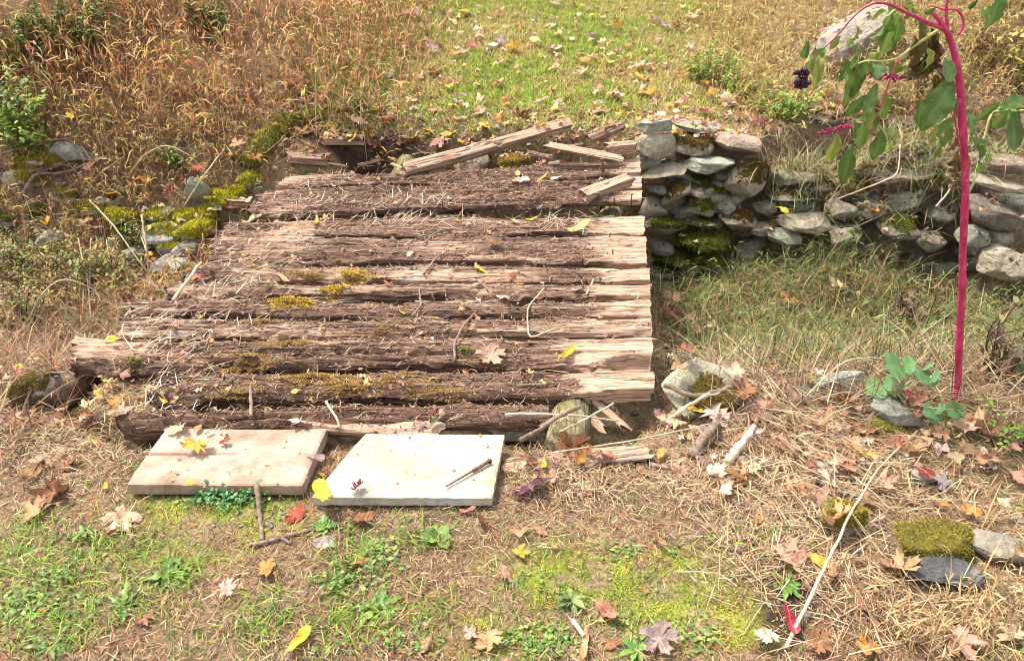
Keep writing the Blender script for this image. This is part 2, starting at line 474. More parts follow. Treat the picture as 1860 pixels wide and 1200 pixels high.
def poke_mat():
    m, nt, b = newmat('pokeweed_stem')
    tc = N(nt, 'ShaderNodeTexCoord').outputs['Object']
    s1 = noise(nt, 1, tc, 4, .6, (45, 45, 9)); n2 = noise(nt, 50, tc, 3, .6)
    c = ramp(nt, s1, [(.3, (.32, .010, .06)), (.52, (.46, .02, .105)), (.75, (.60, .10, .20))])
    c = mix(nt, ramp(nt, n2, [(.60, (0, 0, 0)), (.70, (.7, .7, .7))]), c, (.50, .24, .24))
    n4 = noise(nt, 14, tc, 4, .6)
    c = mix(nt, ramp(nt, n4, [(.50, (0, 0, 0)), (.72, (.75, .75, .75))]), c, (.22, .012, .03))
    bump(nt, b, n2, .4, .006)
    nt.links.new(c, b.inputs['Base Color']); b.inputs['Roughness'].default_value = .45; b.inputs['Specular IOR Level'].default_value = .5
    return m
M_POKE = poke_mat()
M_POKEG = simple_mat('green_shoot', (.42, .45, .16), .5, 40, .7, 1.25)
M_BERRY = simple_mat('dark_berry', (.035, .010, .022), .25, 60, .6, 1.6)
M_BERRYS = simple_mat('magenta_stalk', (.34, .02, .10), .5, 60, .6, 1.3)

# ------------------------------------------------------------------ ground sheet
xs = axis(-3.6, 4.0, 0.03, -80, 80); ys = axis(0.6, 7.6, 0.03, -60, 120)
GX, GY = np.meshgrid(xs, ys)
GZ = gz0(GX, GY)
V = np.stack([GX, GY, GZ], -1).reshape(-1, 3)
ny, nx = GX.shape
ii = (np.arange(ny - 1)[:, None] * nx + np.arange(nx - 1)[None])
Q = np.stack([ii, ii + 1, ii + nx + 1, ii + nx], -1).reshape(-1, 4)
fx, fy = V[:, 0], V[:, 1]
nb = fbm(fx * 2.1, fy * 2.1, seed=31)[:, None]
base = lerp((.25, .175, .11), (.37, .28, .17), np.clip((nb - .3) * 2.2, 0, 1))
lawn = sst(5.3, 6.0, fy)[:, None] * (1 - sst(1.0, 2.0, np.abs(fx - .3 - .05 * fy)))[:, None]
base = lerp(base, lerp((.17, .16, .05), (.30, .23, .10), nb), lawn)
ditch = (sst(-.2, -.45, V[:, 2]) * (fy < 5))[:, None]
base = lerp(base, (.22, .165, .10), ditch * .6)
GREENMOSS = [(400, 925, 150, 42), (450, 960, 90, 40), (1250, 1110, 150, 70), (1050, 1050, 150, 60), (1330, 1140, 100, 50), (1180, 1020, 130, 30), (500, 900, 100, 18), (900, 1160, 120, 40), (330, 1000, 120, 30)]
gm = blobs(GREENMOSS, fx, fy)[:, None]
base = lerp(base, (.24, .27, .03), np.clip(gm * 1.3 * sst(.35, .6, fbm(fx * 16, fy * 16, seed=9)[:, None]), 0, .9))
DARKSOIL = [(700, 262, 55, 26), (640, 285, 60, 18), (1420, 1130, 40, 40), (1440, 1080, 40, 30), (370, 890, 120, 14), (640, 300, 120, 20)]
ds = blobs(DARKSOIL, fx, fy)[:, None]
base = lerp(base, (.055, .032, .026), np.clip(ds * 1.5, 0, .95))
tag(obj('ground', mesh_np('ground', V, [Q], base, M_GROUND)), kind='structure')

# ------------------------------------------------------------------ timber
def rotfun(X, Y):
    r = 0.70 + 1.0 * (fbm(X * 2.6, Y * 6, seed=51) - .5)
    xr = .60 + SKEW * (Y - 2.3)
    r = r - .62 * sst(-.55, -.08, X - xr)                      # bleached ends on the right
    xl = -1.72 + SKEW * (Y - 2.5)
    r = r - .12 * sst(.75, .25, X - xl)
    r = r + .42 * sst(3.75, 4.1, Y) * sst(.15, -.5, X - xr) * sst(.25, .6, X - xl)
    r = r + .25 * sst(2.65, 2.4, Y) * sst(-.2, -.8, X - xr)
    return r
def timber(c, thick, seed, crown=.012, rot=None, grain=1.0, ero=.012, endrag=(.015, .008), du=.01, dv=.004, zo=(0, 0), hollow=0.0, sag=0.0):
    """a plank between four corners c = far-left, far-right, near-right, near-left (x, y); grain along x. Returns V, quads, ngons, rot"""
    c = np.asarray(c, float)[:, :2]
    L = np.linalg.norm(c[1] - c[0]); Wd = np.linalg.norm(c[3] - c[0])
    nu = max(8, int(L / du)); nv = max(6, int(Wd / dv)); nf = max(4, int(thick / .006)); nb_ = 3
    u = np.linspace(0, 1, nu + 1)[:, None]
    # one cross-section: back face (bottom to top), top (far to near), front face (top to bottom)
    vt = np.linspace(0, 1, nv + 1)
    sec = [(0.0, t, 0) for t in np.linspace(1, 0, nb_ + 1)[:-1]] + [(v, 0.0, 1) for v in vt] + [(1.0, t, 2) for t in np.linspace(0, 1, nf + 1)[1:]]
    v = np.array([s[0] for s in sec])[None]; dn = np.array([s[1] for s in sec])[None]; kind = np.array([s[2] for s in sec])[None]
    uL = u * L
    e0 = (fbm(uL * 3.2, u * 0 + seed, seed=seed, oct=5) - .42) * ero * 2.6 + ero * .30; e1 = (fbm(uL * 3.2, u * 0 + seed + 9, seed=seed + 3, oct=5) - .42) * ero * 2.6 + ero * .30
    eL = fbm(v * Wd * 30 + dn * thick * 40, v * 0 + seed, seed=seed + 5, oct=4) * endrag[0] * 2; eR = fbm(v * Wd * 30 + dn * thick * 40, v * 0 + seed, seed=seed + 6, oct=4) * endrag[1] * 2
    uu = (eL + u * (L - eL - eR)) / L
    vv = (e0 + v * (Wd - e0 - e1)) / Wd
    XY = (c[0][None, None] * ((1 - uu) * (1 - vv))[..., None] + c[1][None, None] * (uu * (1 - vv))[..., None] + c[2][None, None] * (uu * vv)[..., None] + c[3][None, None] * ((1 - uu) * vv)[..., None])
    X, Y = XY[..., 0], XY[..., 1]
    r = rot(X, Y) if rot is not None else 0 * X + .4
    rc = np.clip(r, 0, 1.2)
    q = vv * Wd
    g = np.abs(2 * fbm(uL * 2.0 + 0 * q, q * 75, seed=seed + 11, oct=3) - 1)
    m_ = fbm(uL * 1.6 + 0 * q, q * 22, seed=seed + 13, oct=4)
    ck = np.abs(fbm(uL * 1.0 + 0 * q, q * 13, seed=seed + 17, oct=4) - .5)
    ck2 = np.abs(fbm(uL * .7 + 5 + 0 * q, q * 24, seed=seed + 37, oct=4) - .5)
    z = -.68 * crown * (np.abs(2 * v - 1) ** 3) * (.4 + rc) - grain * (.004 + .007 * rc) * (1 - g) - .055 * grain * (.10 + rc) * np.clip(m_ - .42, 0, 1) - .030 * grain * sst(.022, .0, ck) - .022 * grain * sst(.018, .0, ck2)
    pit = fbm(uL * 3.5 + 0 * q, q * 9, seed=seed + 19, oct=4)
    z = z - (.05 * hollow) * sst(.60, .72, pit)
    z = z + (fbm(uL * 1.1 + 0 * q, q * 2, seed=seed + 23, oct=2) - .5) * .02 - sag * np.sin(math.pi * u) + zo[0] * (1 - u) + zo[1] * u
    zb = z * (1 - dn) + dn * (-thick + zo[0] * (1 - u) + zo[1] * u - sag * np.sin(math.pi * u))
    # laminated, splintered front and back faces
    lam = (fbm(uL * 1.8 + 0 * dn, dn * thick * 95, seed=seed + 29, oct=4) - .5) * .036 * grain
    nrm = (c[3] - c[0]) / Wd
    off = np.where(kind == 2, lam - .012 * dn, np.where(kind == 0, -lam * .5, 0)) * np.minimum(1, dn * 6)
    X = X + nrm[0] * off; Y = Y + nrm[1] * off
    Vv = np.stack([X, Y, zb], -1); m = Vv.shape[1]
    ii = np.arange(nu)[:, None] * m; k = np.arange(m)[None]; k2 = (k + 1) % m
    Qd = np.stack([ii + k, ii + m + k, ii + m + k2, ii + k2], -1).reshape(-1, 4)[:, ::-1]
    ng = [np.arange(m)[None], (nu * m + np.arange(m)[::-1])[None]]
    return Vv.reshape(-1, 3), Qd, ng, r.reshape(-1)
def put_timber(name, data, mat, parent=None, mw=None, stampit=True):
    V, Qd, ng, r = data
    o = obj(name, mesh_np(name, V, [Qd] + ng, None, mat, True, {'rot': r}), parent)
    if mw is not None: o.matrix_basis = mw
    if stampit:
        W_ = V if mw is None else V @ np.array(mw.to_3x3()).T + np.array(mw.translation)
        stamp(W_)
        if mw is None: stamp((W_[Qd[:, 0]] + W_[Qd[:, 2]]) / 2)
    return o
def align(p0, p1, roll=0.0):
    """local x from p0 to p1, local z as upright as possible"""
    p0, p1 = Vector(p0), Vector(p1); x = (p1 - p0).normalized(); z = Vector((0, 0, 1)); z = (z - x * z.dot(x)).normalized(); y = z.cross(x)
    R = Matrix((x, y, z)).transposed() @ Matrix.Rotation(roll, 3, 'X')
    return Matrix.Translation(p0) @ R.to_4x4()
def loose(name, p0, p1, wid, thick, seed, label, cat='timber', rotv=.3, roll=0.0, group=None, hollow=.0, mat=None, crown=.006, grain=.8, taper=1.0, endrag=(.03, .03)):
    L = float(np.linalg.norm(np.asarray(p1) - np.asarray(p0)))
    h = wid / 2
    data = timber([(0, h), (L, h * taper), (L, -h * taper), (0, -h)], thick, seed, crown, lambda X, Y: rotv + .5 * (fbm(X * 5, Y * 20, seed=seed) - .5), grain, .008, endrag, .01, .005, hollow=hollow)
    o = put_timber(name, data, mat or M_WOOD, None, align(p0, p1, roll))
    return tag(o, label, cat, group)

bridge = tag(empty('timber_bridge', (-.5, 3.3, -.1)), 'wide old footbridge of rotting brown planks across the ditch', 'bridge')
# (left px, left y far, left y near, right px, right y far, right y near, thickness, options)
ROWS = [
    (500, 318, 338, 1166, 285, 313, .07, dict(hollow=.3, crown=.008)),
    (470, 339, 359, 1168, 314, 338, .07, dict(hollow=.5, crown=.012)),
    (440, 361, 385, 1168, 340, 362, .055, dict(hollow=.7, crown=.010, zo=(0, .012))),
    (408, 396, 423, 1173, 387, 422, .075, dict(hollow=.5, crown=.008)),
    (372, 426, 468, 1178, 425, 474, .075, dict(hollow=.3, crown=.008)),
    (325, 471, 498, 1184, 477, 507, .075, dict(hollow=.7, crown=.024)),
    (288, 501, 524, 1186, 509, 532, .075, dict(hollow=.7, crown=.026)),
    (244, 528, 560, 1186, 535, 566, .08, dict(hollow=.8, crown=.030)),
    (200, 563, 598, 1187, 569, 600, .08, dict(hollow=.7, crown=.030)),
    (122, 602, 652, 1189, 603, 656, .085, dict(hollow=1.2, crown=.030)),
    (262, 657, 703, 1192, 660, 700, .09, dict(hollow=.3, crown=.032, zo=(-.02, .0))),
    (200, 712, 752, 1002, 703, 738, .10, dict(hollow=.1, crown=.045, zo=(-.02, -.02))),
]
M = {}
for k, (xl, a0, a1, xr, b0, b1, th, op) in enumerate(ROWS):
    c = [at_z(xl, a0), at_z(xr, b0), at_z(xr, b1), at_z(xl, a1)]
    jl = [6, -4, 8, -4, 6, -3, 8, -8, 6, -2, 0, 0][k]; c[0] = at_z(xl + jl, a0); c[3] = at_z(xl + jl - 14, a1)      # ragged left ends
    data = timber(c, th, 100 + 31 * k, rot=rotfun, endrag=(.035, .008), ero=.020 if k < 6 else .026, grain=1.0 + .25 * (k > 7), **op)
    put_timber('plank', data, M_WOOD, bridge)
# stringers: bark-covered logs below the planks
def log(name, pts, rad, seed, mat, parent=None, n=20, m=40):
    pts = smooth_path(pts, m); acc = Acc()
    th = np.linspace(0, 2 * math.pi, n, endpoint=False)
    t = np.linspace(0, 1, m)
    V = tube(acc, pts, np.asarray(rad) if np.ndim(rad) == 0 else np.interp(t, np.linspace(0, 1, len(rad)), rad), n, wob=0)
    ctr = np.repeat(pts, n, axis=0); body = V[:m * n]
    dv = body - ctr; ang = np.tile(th, m); s = np.repeat(t * 9, n)
    f = 1 + .16 * (fbm(np.cos(ang) * 3 + 7, np.sin(ang) * 3 + 7, s, seed=seed, oct=4) - .5) * 2
    V[:m * n] = ctr + dv * f[:, None]
    me = mesh_np(name, V, [np.concatenate(acc.Q), np.concatenate(acc.T)], None, mat, True, {'rot': .35 + .5 * fbm(np.cos(np.append(ang, [0, 0])) * 2, np.append(s, [0, 0]), seed=seed)})
    o = obj(name, me, parent); stamp(V); return o
a, b_ = at_z(1040, 760, -.13), at_z(1125, 300, -.17)
log('stringer_log', [at_z(1022, 815, -.115), at_z(1040, 750, -.12), at_z(1048, 705, -.165), b_ - np.array([0, 0, .01])], (.072, .070, .070, .07), 5, M_LOG, bridge)
log('stringer_log', [at_z(560, 775, -.19), at_z(620, 560, -.17), at_z(740, 300, -.16)], .075, 6, M_LOG, bridge)
log('stringer_log', [at_z(92, 728, -.13), at_z(230, 625, -.15), at_z(330, 560, -.19), at_z(640, 330, -.20)], (.06, .065, .07, .07), 8, M_WOOD, bridge)

# spikes standing in the planks
def spike_mesh(h, r, head):
    acc = Acc(); tube(acc, [(0, 0, -.03), (0, 0, h * .5), (0.002, 0, h)], (r, r, r * .95), 7); tube(acc, [(0.002, 0, h), (.002, 0, h + .006)], (head, head * .8), 8)
    return acc.mesh('nail', M_RUST)
nail_me = spike_mesh(.045, .0045, .009)
for px, py, s in [(1096, 312, 1.6), (1101, 294, 1.2), (1087, 362, .8), (1100, 388, .6), (1145, 388, .8), (1115, 386, .5), (1107, 430, .4), (1113, 462, .4), (868, 320, .9), (855, 298, .9), (806, 385, .8), (1058, 478, .4), (612, 420, .4)]:
    p = at_s(px, py)
    o = obj('nail', nail_me, bridge); o.location = p; o.scale = (s if s > .6 else .8, s if s > .6 else .8, s); o.rotation_euler = (random.uniform(-.25, .25), random.uniform(-.25, .25), 0)

# ------------------------------------------------------------------ stones
def ico(sub):
    import bmesh
    bm = bmesh.new(); bmesh.ops.create_icosphere(bm, subdivisions=sub, radius=1)
    V = np.array([v.co[:] for v in bm.verts]); T = np.array([[v.index for v in f.verts] for f in bm.faces]); bm.free(); return V, T
ICO3, ICO4, ICO2 = ico(4), ico(5), ico(3)
def stone_mesh(seed, dims, ang=.5, moss=0.0, fine=False, mossdir=(0, -.25, 1), wob=.20):
    """dims: full size x, y, z. ang 0 round .. 1 slabby with flat broken faces"""
    rng = np.random.default_rng(seed)
    V, T = (ICO4 if fine else ICO3)
    V = V.copy(); p = 2.4 + 2.5 * ang
    V = V / (np.sum(np.abs(V) ** p, 1) ** (1 / p))[:, None]
    o = rng.random(3) * 50
    for _ in range(int(9 + 9 * ang)):                             # broken flat faces
        n = rng.standard_normal(3); n /= np.linalg.norm(n); dd = rng.uniform(.62, .95)
        s = V @ n - dd; V = V - np.clip(s, 0, None)[:, None] * n[None] * .95
    N0 = V / np.linalg.norm(V, axis=1)[:, None]
    f = (fbm(V[:, 0] * 1.3 + o[0], V[:, 1] * 1.3 + o[1], V[:, 2] * 1.3 + o[2], seed=seed, oct=5) - .5)
    f2 = (fbm(V[:, 0] * 6 + o[0], V[:, 1] * 6 + o[1], V[:, 2] * 6 + o[2], seed=seed + 1, oct=3) - .5)
    f3 = fbm(V[:, 0] * 15 + o[0], V[:, 1] * 15 + o[1], V[:, 2] * 15 + o[2], seed=seed + 4, oct=2) - .5
    V = V * (1 + wob * f + .10 * f2 + .045 * f3)[:, None]
    if ang > .55:                                                  # bedding planes: stepped layers
        lay = np.round(V[:, 2] * 4 + f * 1.2)
        V[:, :2] *= (1 + .07 * (np.sin(lay * 12.9 + seed) ))[:, None]
    V = V * (np.asarray(dims) / 2)[None]
    md = np.asarray(mossdir, float); md /= np.linalg.norm(md)
    fac = N0 @ md
    ms = np.clip(moss * 1.25 - .30 + .45 * fac * min(1, moss * 3) + .5 * (fbm(V[:, 0] * 9 + o[0], V[:, 1] * 9, V[:, 2] * 9, seed=seed + 2) - .5), 0, 1) if moss > 0 else np.zeros(len(V))
    return V, T, ms, N0
MG = (.105, .12, .014); MY = (.28, .23, .03); MB = (.15, .105, .025); MD = (.06, .075, .012)
def moss_tufts(name, parent, V, T, ms, col, n, hgt=.012, seed=0):
    """short moss leaves standing on the mossy faces"""
    rng = np.random.default_rng(seed)
    w = ms[T].mean(1); w = np.where(w > .42, w, 0)
    a, b, c = V[T[:, 0]], V[T[:, 1]], V[T[:, 2]]
    nr = np.cross(b - a, c - a); ar = np.linalg.norm(nr, axis=1); nr = nr / (ar[:, None] + 1e-12)
    w = w * ar
    if w.sum() <= 0: return None
    k = rng.choice(len(T), n, p=w / w.sum()); r1, r2 = rng.random((2, n)); s = np.sqrt(r1)
    p = a[k] * (1 - s)[:, None] + b[k] * (s * (1 - r2))[:, None] + c[k] * (s * r2)[:, None]
    nn = nr[k] + .7 * rng.standard_normal((n, 3)) + np.array([0, 0, .3]); nn /= np.linalg.norm(nn, axis=1)[:, None]
    acc = Acc()
    cc = pick([col, tuple(x * 1.5 for x in col), tuple(x * .6 for x in col), (col[0] * 1.7, col[1] * 1.4, col[2])], n, .2, rng)
    blades(acc, p, hgt * rng.uniform(.5, 1.5, n), hgt * .32, np.arctan2(nn[:, 1], nn[:, 0]), np.arcsin(np.clip(nn[:, 2], -1, 1)), rng.uniform(-.2, .7, n), cc * .8, tipcol=cc * 1.25)
    o = obj(name, acc.mesh(name, M_MOSS), parent); o['kind'] = 'stuff'
    return o
def stone(name, ctr, dims, seed, tint, ang=.5, moss=0.0, mcol=MG, rot=(0, 0, 0), parent=None, fine=False, tuft=True, mossdir=(0, -.25, 1), label=None, cat='rock', group=None):
    V, T, ms, N0 = stone_mesh(seed, dims, ang, moss, fine, mossdir)
    if seed == 733: ms = np.clip(1.25 - np.hypot((V[:, 0] - .02) / .13, (V[:, 1] + .02) / .11) + .5 * (fbm(V[:, 0] * 22, V[:, 1] * 22, seed=3) - .5), 0, 1) * (N0[:, 2] > .1)
    o = obj(name, mesh_np(name, V, [T], None, M_STONE, True, {'moss': ms}), parent)
    R = Matrix.Rotation(rot[2], 3, 'Z') @ Matrix.Rotation(rot[1], 3, 'Y') @ Matrix.Rotation(rot[0], 3, 'X')
    o.matrix_basis = Matrix.Translation(Vector(ctr)) @ R.to_4x4()
    o.color = (tint[0] * 1.06, tint[1] * 1.02, tint[2] * .92, 1); o['mosscol'] = [float(x) for x in mcol]
    Vw = V @ np.array(R).T + np.asarray(ctr)
    stamp(Vw); stamp(Vw[T].mean(1))
    if moss > .3 and tuft:
        t = moss_tufts('moss', o, V, T, ms, mcol, int(400 + 4200 * moss * dims[0] * (dims[1] + dims[2]) * 6), .013 if ctr[1] > 2.8 else .0075, seed)
    if label: tag(o, label, cat, group)
    return o
G1, G2, G3, G4, G5, G6 = (.30, .265, .205), (.28, .27, .225), (.39, .345, .27), (.20, .175, .14), (.37, .285, .23), (.32, .325, .265)
wall = tag(empty('dry_stone_wall', (2.0, 4.9, -.8)), 'dry stone abutment wall of stacked field stones right of the bridge', 'wall', kind='thing')
RW = [  # px, py, w, h, roll, tint, angular, moss, moss colour, Y
    (1188, 234, 64, 30, -6, G6, .9, 0, MG, 4.93), (1192, 274, 66, 60, 4, G3, .35, .12, MG, 4.90), (1269, 237, 86, 19, 3, G3, .8, 0, MG, 5.0),
    (1259, 268, 72, 48, 0, G1, .3, .52, MB, 4.93), (1345, 269, 94, 48, 10, G5, .25, 0, MG, 4.90), (1209, 316, 82, 29, -12, G1, .6, .22, MG, 4.84),
    (1292, 305, 92, 42, 6, G6, .95, .18, MB, 4.84), (1362, 333, 62, 80, 18, G3, .4, .45, MB, 4.80), (1287, 346, 86, 28, 10, G4, .8, .5, MG, 4.86),
    (1198, 347, 36, 24, 0, G2, .6, 0, MG, 4.86), (1232, 354, 56, 34, -32, G3, .6, .42, MB, 4.80), (1276, 381, 54, 42, 0, G1, .3, .48, MG, 4.80),
    (1320, 381, 34, 28, -32, G2, .6, .3, MG, 4.78), (1207, 418, 68, 40, 4, G2, .7, .45, MG, 4.74), (1275, 411, 72, 20, 5, G3, .6, .35, MG, 4.76),
    (1345, 410, 68, 44, 8, G1, .3, .4, MB, 4.72), (1280, 446, 80, 40, 4, G4, .4, .8, MG, 4.68), (1201, 452, 48, 30, 0, G4, .6, .3, MG, 4.72),
    (1228, 477, 86, 26, 3, G4, .6, .75, MG, 4.66), (1294, 481, 50, 26, 0, G4, .4, .85, MG, 4.62), (1208, 496, 56, 26, 8, G4, .6, .5, MD, 4.66),
    (1447, 330, 84, 40, -4, G3, .75, .15, MB, 4.86), (1445, 364, 72, 26, 4, G1, .6, .35, MB, 4.82), (1469, 416, 80, 56, 10, G3, .35, .2, MG, 4.66),
    (1426, 436, 64, 34, 12, G6, .8, 0, MG, 4.62), (1505, 342, 56, 38, 0, G1, .4, .5, MB, 4.84), (1590, 317, 70, 36, 0, G1, .4, .42, MB, 4.84),
    (1648, 327, 98, 28, -8, G5, .5, 0, MG, 4.76), (1643, 282, 84, 30, -6, G4, .8, 0, MG, 4.92), (1689, 294, 40, 34, 0, G6, .8, 0, MG, 4.86),
    (1837, 306, 96, 42, 4, G5, .5, 0, MG, 4.72), (1825, 345, 108, 38, 9, G3, .7, .1, MG, 4.60), (1815, 395, 116, 64, 24, G4, .8, 0, MG, 4.52),
    (1778, 437, 50, 50, 30, G6, .5, .3, MD, 4.46), (1828, 490, 84, 66, 0, G3, .25, .25, MG, 4.30), (1822, 434, 50, 34, 0, G1, .5, 0, MG, 4.50),
    (1660, 372, 60, 42, -25, G1, .5, .3, MB, 4.70), (1531, 387, 52, 40, 10, G1, .5, .2, MG, 4.70), (1711, 342, 48, 34, 0, G4, .4, .6, MB, 4.74),
    (1560, 352, 64, 30, 0, G1, .4, .5, MB, 4.80), (1590, 392, 60, 40, 5, G4, .4, .3, MB, 4.70), (1735, 300, 40, 30, 8, G3, .6, .1, MB, 4.84),
    (1395, 385, 44, 30, 0, G4, .5, .2, MB, 4.78), (1395, 420, 50, 30, -10, G4, .5, .3, MG, 4.70), (1720, 392, 52, 40, 8, G4, .5, .3, MG, 4.66), (1640, 420, 70, 40, 0, G4, .5, .4, MG, 4.56),
    (1540, 432, 60, 36, -8, G1, .5, .3, MG, 4.60), (1700, 450, 60, 40, 0, G4, .5, .3, MG, 4.5)]
for k, (px, py, w, h, rl, tint, ang, ms, mc, Y) in enumerate(RW):
    c = at_Y(px, py, Y); z = depth(c); wm = w * z / F * 1.16; dm = max(.16, wm * .85); dm = min(dm, .30)
    hm = max(.05, (h * z / F - dm * math.sin(P) * .26) * 1.08)
    c = c + np.array([0, dm * .35, 0])
    stone('stone', c, (wm, dm, hm), 300 + k, tint, ang, ms, mc, (random.uniform(-.12, .12), math.radians(rl), random.uniform(-.2, .2)), wall, fine=w > 60)
rng = np.random.default_rng(41)
for k in range(90):                                               # darker hearting stones deeper in the wall
    X = rng.uniform(.75, 3.4); zc = rng.uniform(-.85, -.05); Y = 4.96 + .25 * zc
    if X > 1.55: zc = min(zc, -.35)
    if X > 1.55 and k % 2: continue
    stone('stone', (X, Y + .06, zc), (rng.uniform(.16, .30), rng.uniform(.14, .2), rng.uniform(.08, .17)), 400 + k, [G4, G1, G2, G3][k % 4], .6, 0.25, MG, (0, rng.uniform(-.3, .3), rng.uniform(-1, 1)), wall, tuft=False)
# abutment stones seen through the gaps under the far planks
for px, py, w, h, tint, ms, lab in [(862, 295, 72, 44, G5, 0, 0), (938, 292, 62, 34, G1, .9, 1), (1015, 300, 40, 24, G2, 0, 0), (810, 398, 50, 24, G1, 0, 0), (985, 306, 40, 18, G4, 0, 0)]:
    c = at_Y(px, py, 4.98 if py < 350 else 3.99); z = depth(c)
    stone('stone', c + np.array([0, .03, -.02]), (w * z / F, .16, h * z / F), 450 + px, tint, .35, ms, (.30, .21, .035), (0, 0, 0), wall)

left_wall = tag(empty('mossy_stone_wall', (-2.1, 4.4, -.4)), 'low tumbled stone wall under yellow green moss left of the bridge', 'wall', kind='thing')
MBR = (.40, .38, .03)
LW = [(282, 440, 34, 40, (.36, .37, .36), .0, MG), (328, 462, 30, 24, (.36, .37, .36), .0, MG), (302, 398, 26, 22, (.34, .35, .34), .0, MG), (318, 490, 46, 34, (.36, .37, .35), .0, MG), (345, 452, 44, 30, G4, .2, MG), (245, 470, 50, 30, G4, .3, MG), (76, 302, 80, 34, G1, .95, MY), (62, 328, 56, 28, G1, .9, MY), (220, 402, 50, 32, G1, .85, MBR), (288, 402, 52, 32, G1, .8, MBR), (298, 434, 66, 44, (.32, .32, .30), .62, MBR), (317, 458, 48, 28, (.32, .32, .30), .6, MBR),
      (355, 428, 70, 40, G1, .95, MBR), (337, 402, 52, 30, G1, .9, MBR), (252, 447, 52, 28, G1, .9, MG), (300, 487, 48, 34, (.31, .31, .29), .25, MG), (262, 478, 52, 24, G1, .7, MG), (405, 372, 52, 36, G1, .98, MBR), (428, 357, 32, 26, G1, .98, MBR),
      (118, 366, 44, 24, G1, .6, MY), (164, 384, 56, 28, G1, .85, MY), (70, 394, 40, 18, G1, .9, MG), (200, 372, 40, 26, G1, .5, MB), (30, 330, 40, 26, G1, .3, MB), (90, 440, 44, 26, G1, .4, MG), (15, 410, 44, 26, G4, .5, MG), (250, 405, 40, 24, G1, .8, MY),
      (455, 333, 40, 30, G1, .95, MBR), (378, 395, 40, 24, G1, .85, MBR), (225, 432, 44, 26, G1, .7, MG)]
for k, (px, py, w, h, tint, ms, mc) in enumerate(LW):
    c = at_s(px, py + h * .3, gz); z = depth(c); wm = w * z / F * 1.05
    stone('stone', c + np.array([0, .02, h * z / F * .46]), (wm * 1.06, max(.13, wm * .8), max(.09, h * z / F * .95)), 500 + k, (tint[0] * 1.3, tint[1] * 1.35, tint[2] * 1.45), .3, ms * .66, mc, (0, random.uniform(-.15, .15), random.uniform(-.4, .4)), left_wall, fine=True)

# free-standing rocks
def rock(px, py, w, h, tint, ang, ms, mc, label, rl=0, depthf=.8, Y=None, sink=.3, seed=0, tilt=0, name='rock', mossdir=(0, -.25, 1), yaw=0, sc_h=.8):
    c = at_s(px, py + h * .35, gz) if Y is None else at_Y(px, py, Y)
    z = depth(c); wm = w * z / F; hm = max(.03, h * z / F * sc_h)
    return stone(name, c + np.array([0, 0, hm * (.5 - sink)]), (wm, wm * depthf, hm), 700 + seed, tint, ang, ms, mc, (tilt, math.radians(rl), yaw), None, True, True, mossdir, label, 'rock')
rock(1532, 70, 180, 120, (.36, .32, .28), .35, 0, MG, 'large smooth grey boulder on the far bank behind the pokeweed top', -18, .6, seed=1, sink=.15)
rock(1638, 222, 62, 34, (.30, .24, .22), .3, 0, MG, 'rounded mauve grey stone lying above the wall behind the pokeweed leaves', 0, .7, seed=2, sink=.3)
rock(1500, 204, 74, 36, G3, .35, .45, MB, 'half mossy stone bedded in the bank above the tumbled wall', 0, .8, seed=3)
rock(127, 270, 80, 46, (.25, .24, .21), .5, 0, MG, 'bare grey rock between the tall dry grass and lime green leaves', 0, .7, seed=4)
rock(55, 105, 44, 34, (.29, .30, .29), .5, 0, MG, 'small grey rock under the dark shrub at the top left', 0, .7, seed=5)
c_ = at_s(1272, 745, gz)
stone('rock', c_ + np.array([0, .02, .05]), (.36, .30, .10), 733, (.40, .38, .29), .9, .40, (.20, .15, .025), (.75, .30, .15), None, True, True, (.1, 0, 1), 'pale slab with a brown moss cap beside the bridge corner', 'rock')
rock(1500, 700, 124, 56, (.31, .31, .27), .9, 0, MG, 'pale grey pointed slab leaning in the litter left of the seedlings', -24, .4, seed=7, sink=.05, tilt=.3)
rock(1625, 752, 140, 50, (.30, .30, .27), .8, .15, MG, 'long grey slab sloping down to the right near the pokeweed foot', 26, .35, seed=8, sink=.05)
rock(1605, 775, 70, 30, G1, .4, 1.0, (.24, .25, .03), 'small rock wholly covered in bright green moss below the grey slab', 8, .6, seed=9, sink=.1)
rock(1525, 930, 100, 90, G1, .5, .6, MY, 'greenish rock half sunk in straw right of the pale fallen stalk', 6, .6, seed=10, sink=.1)
rock(1690, 965, 160, 92, G1, .35, .98, (.23, .19, .03), 'broad rock cushioned with olive moss in the lower right corner', 6, .6, seed=11, sink=.2)
rock(1812, 990, 120, 60, (.31, .28, .23), .6, .1, MG, 'light grey stone at the right edge beside the olive mossy rock', 8, .6, seed=12, sink=.15)
rock(1702, 1028, 138, 70, (.10, .10, .105), .95, 0, MG, 'flat dark slate resting on straw in front of the olive mossy rock', 4, .55, seed=13, sink=-.35, sc_h=.4)
rock(1680, 862, 70, 36, (.36, .33, .28), .6, 0, MG, 'pale grey stone among brown leaves right of centre near the bank', 0, .6, seed=14, sink=.05)
rock(1520, 850, 90, 22, (.37, .36, .30), .7, 0, MG, 'low flat pale stone under the reddish leaves on the right bank', 0, .5, seed=15, sink=.1)
rock(1855, 935, 50, 40, G1, .5, .2, MB, 'grey brown stone cut by the right edge of the picture', 0, .6, seed=16, sink=.4)
rock(72, 690, 120, 110, (.19, .155, .125), .9, .42, MB, 'dark brown slab at the left edge beside the broken bridge beam', -24, .8, seed=17, sink=.2)
rock(365, 352, 56, 84, (.30, .33, .24), .9, 0, MG, 'greenish slate standing on edge among twigs left of the bridge', 24, .35, seed=18, sink=.1, tilt=.5, sc_h=1.0)
rock(1250, 640, 62, 30, G2, .7, .3, MG, 'small grey stone in leaf litter right of the bridge edge', 0, .7, seed=19)
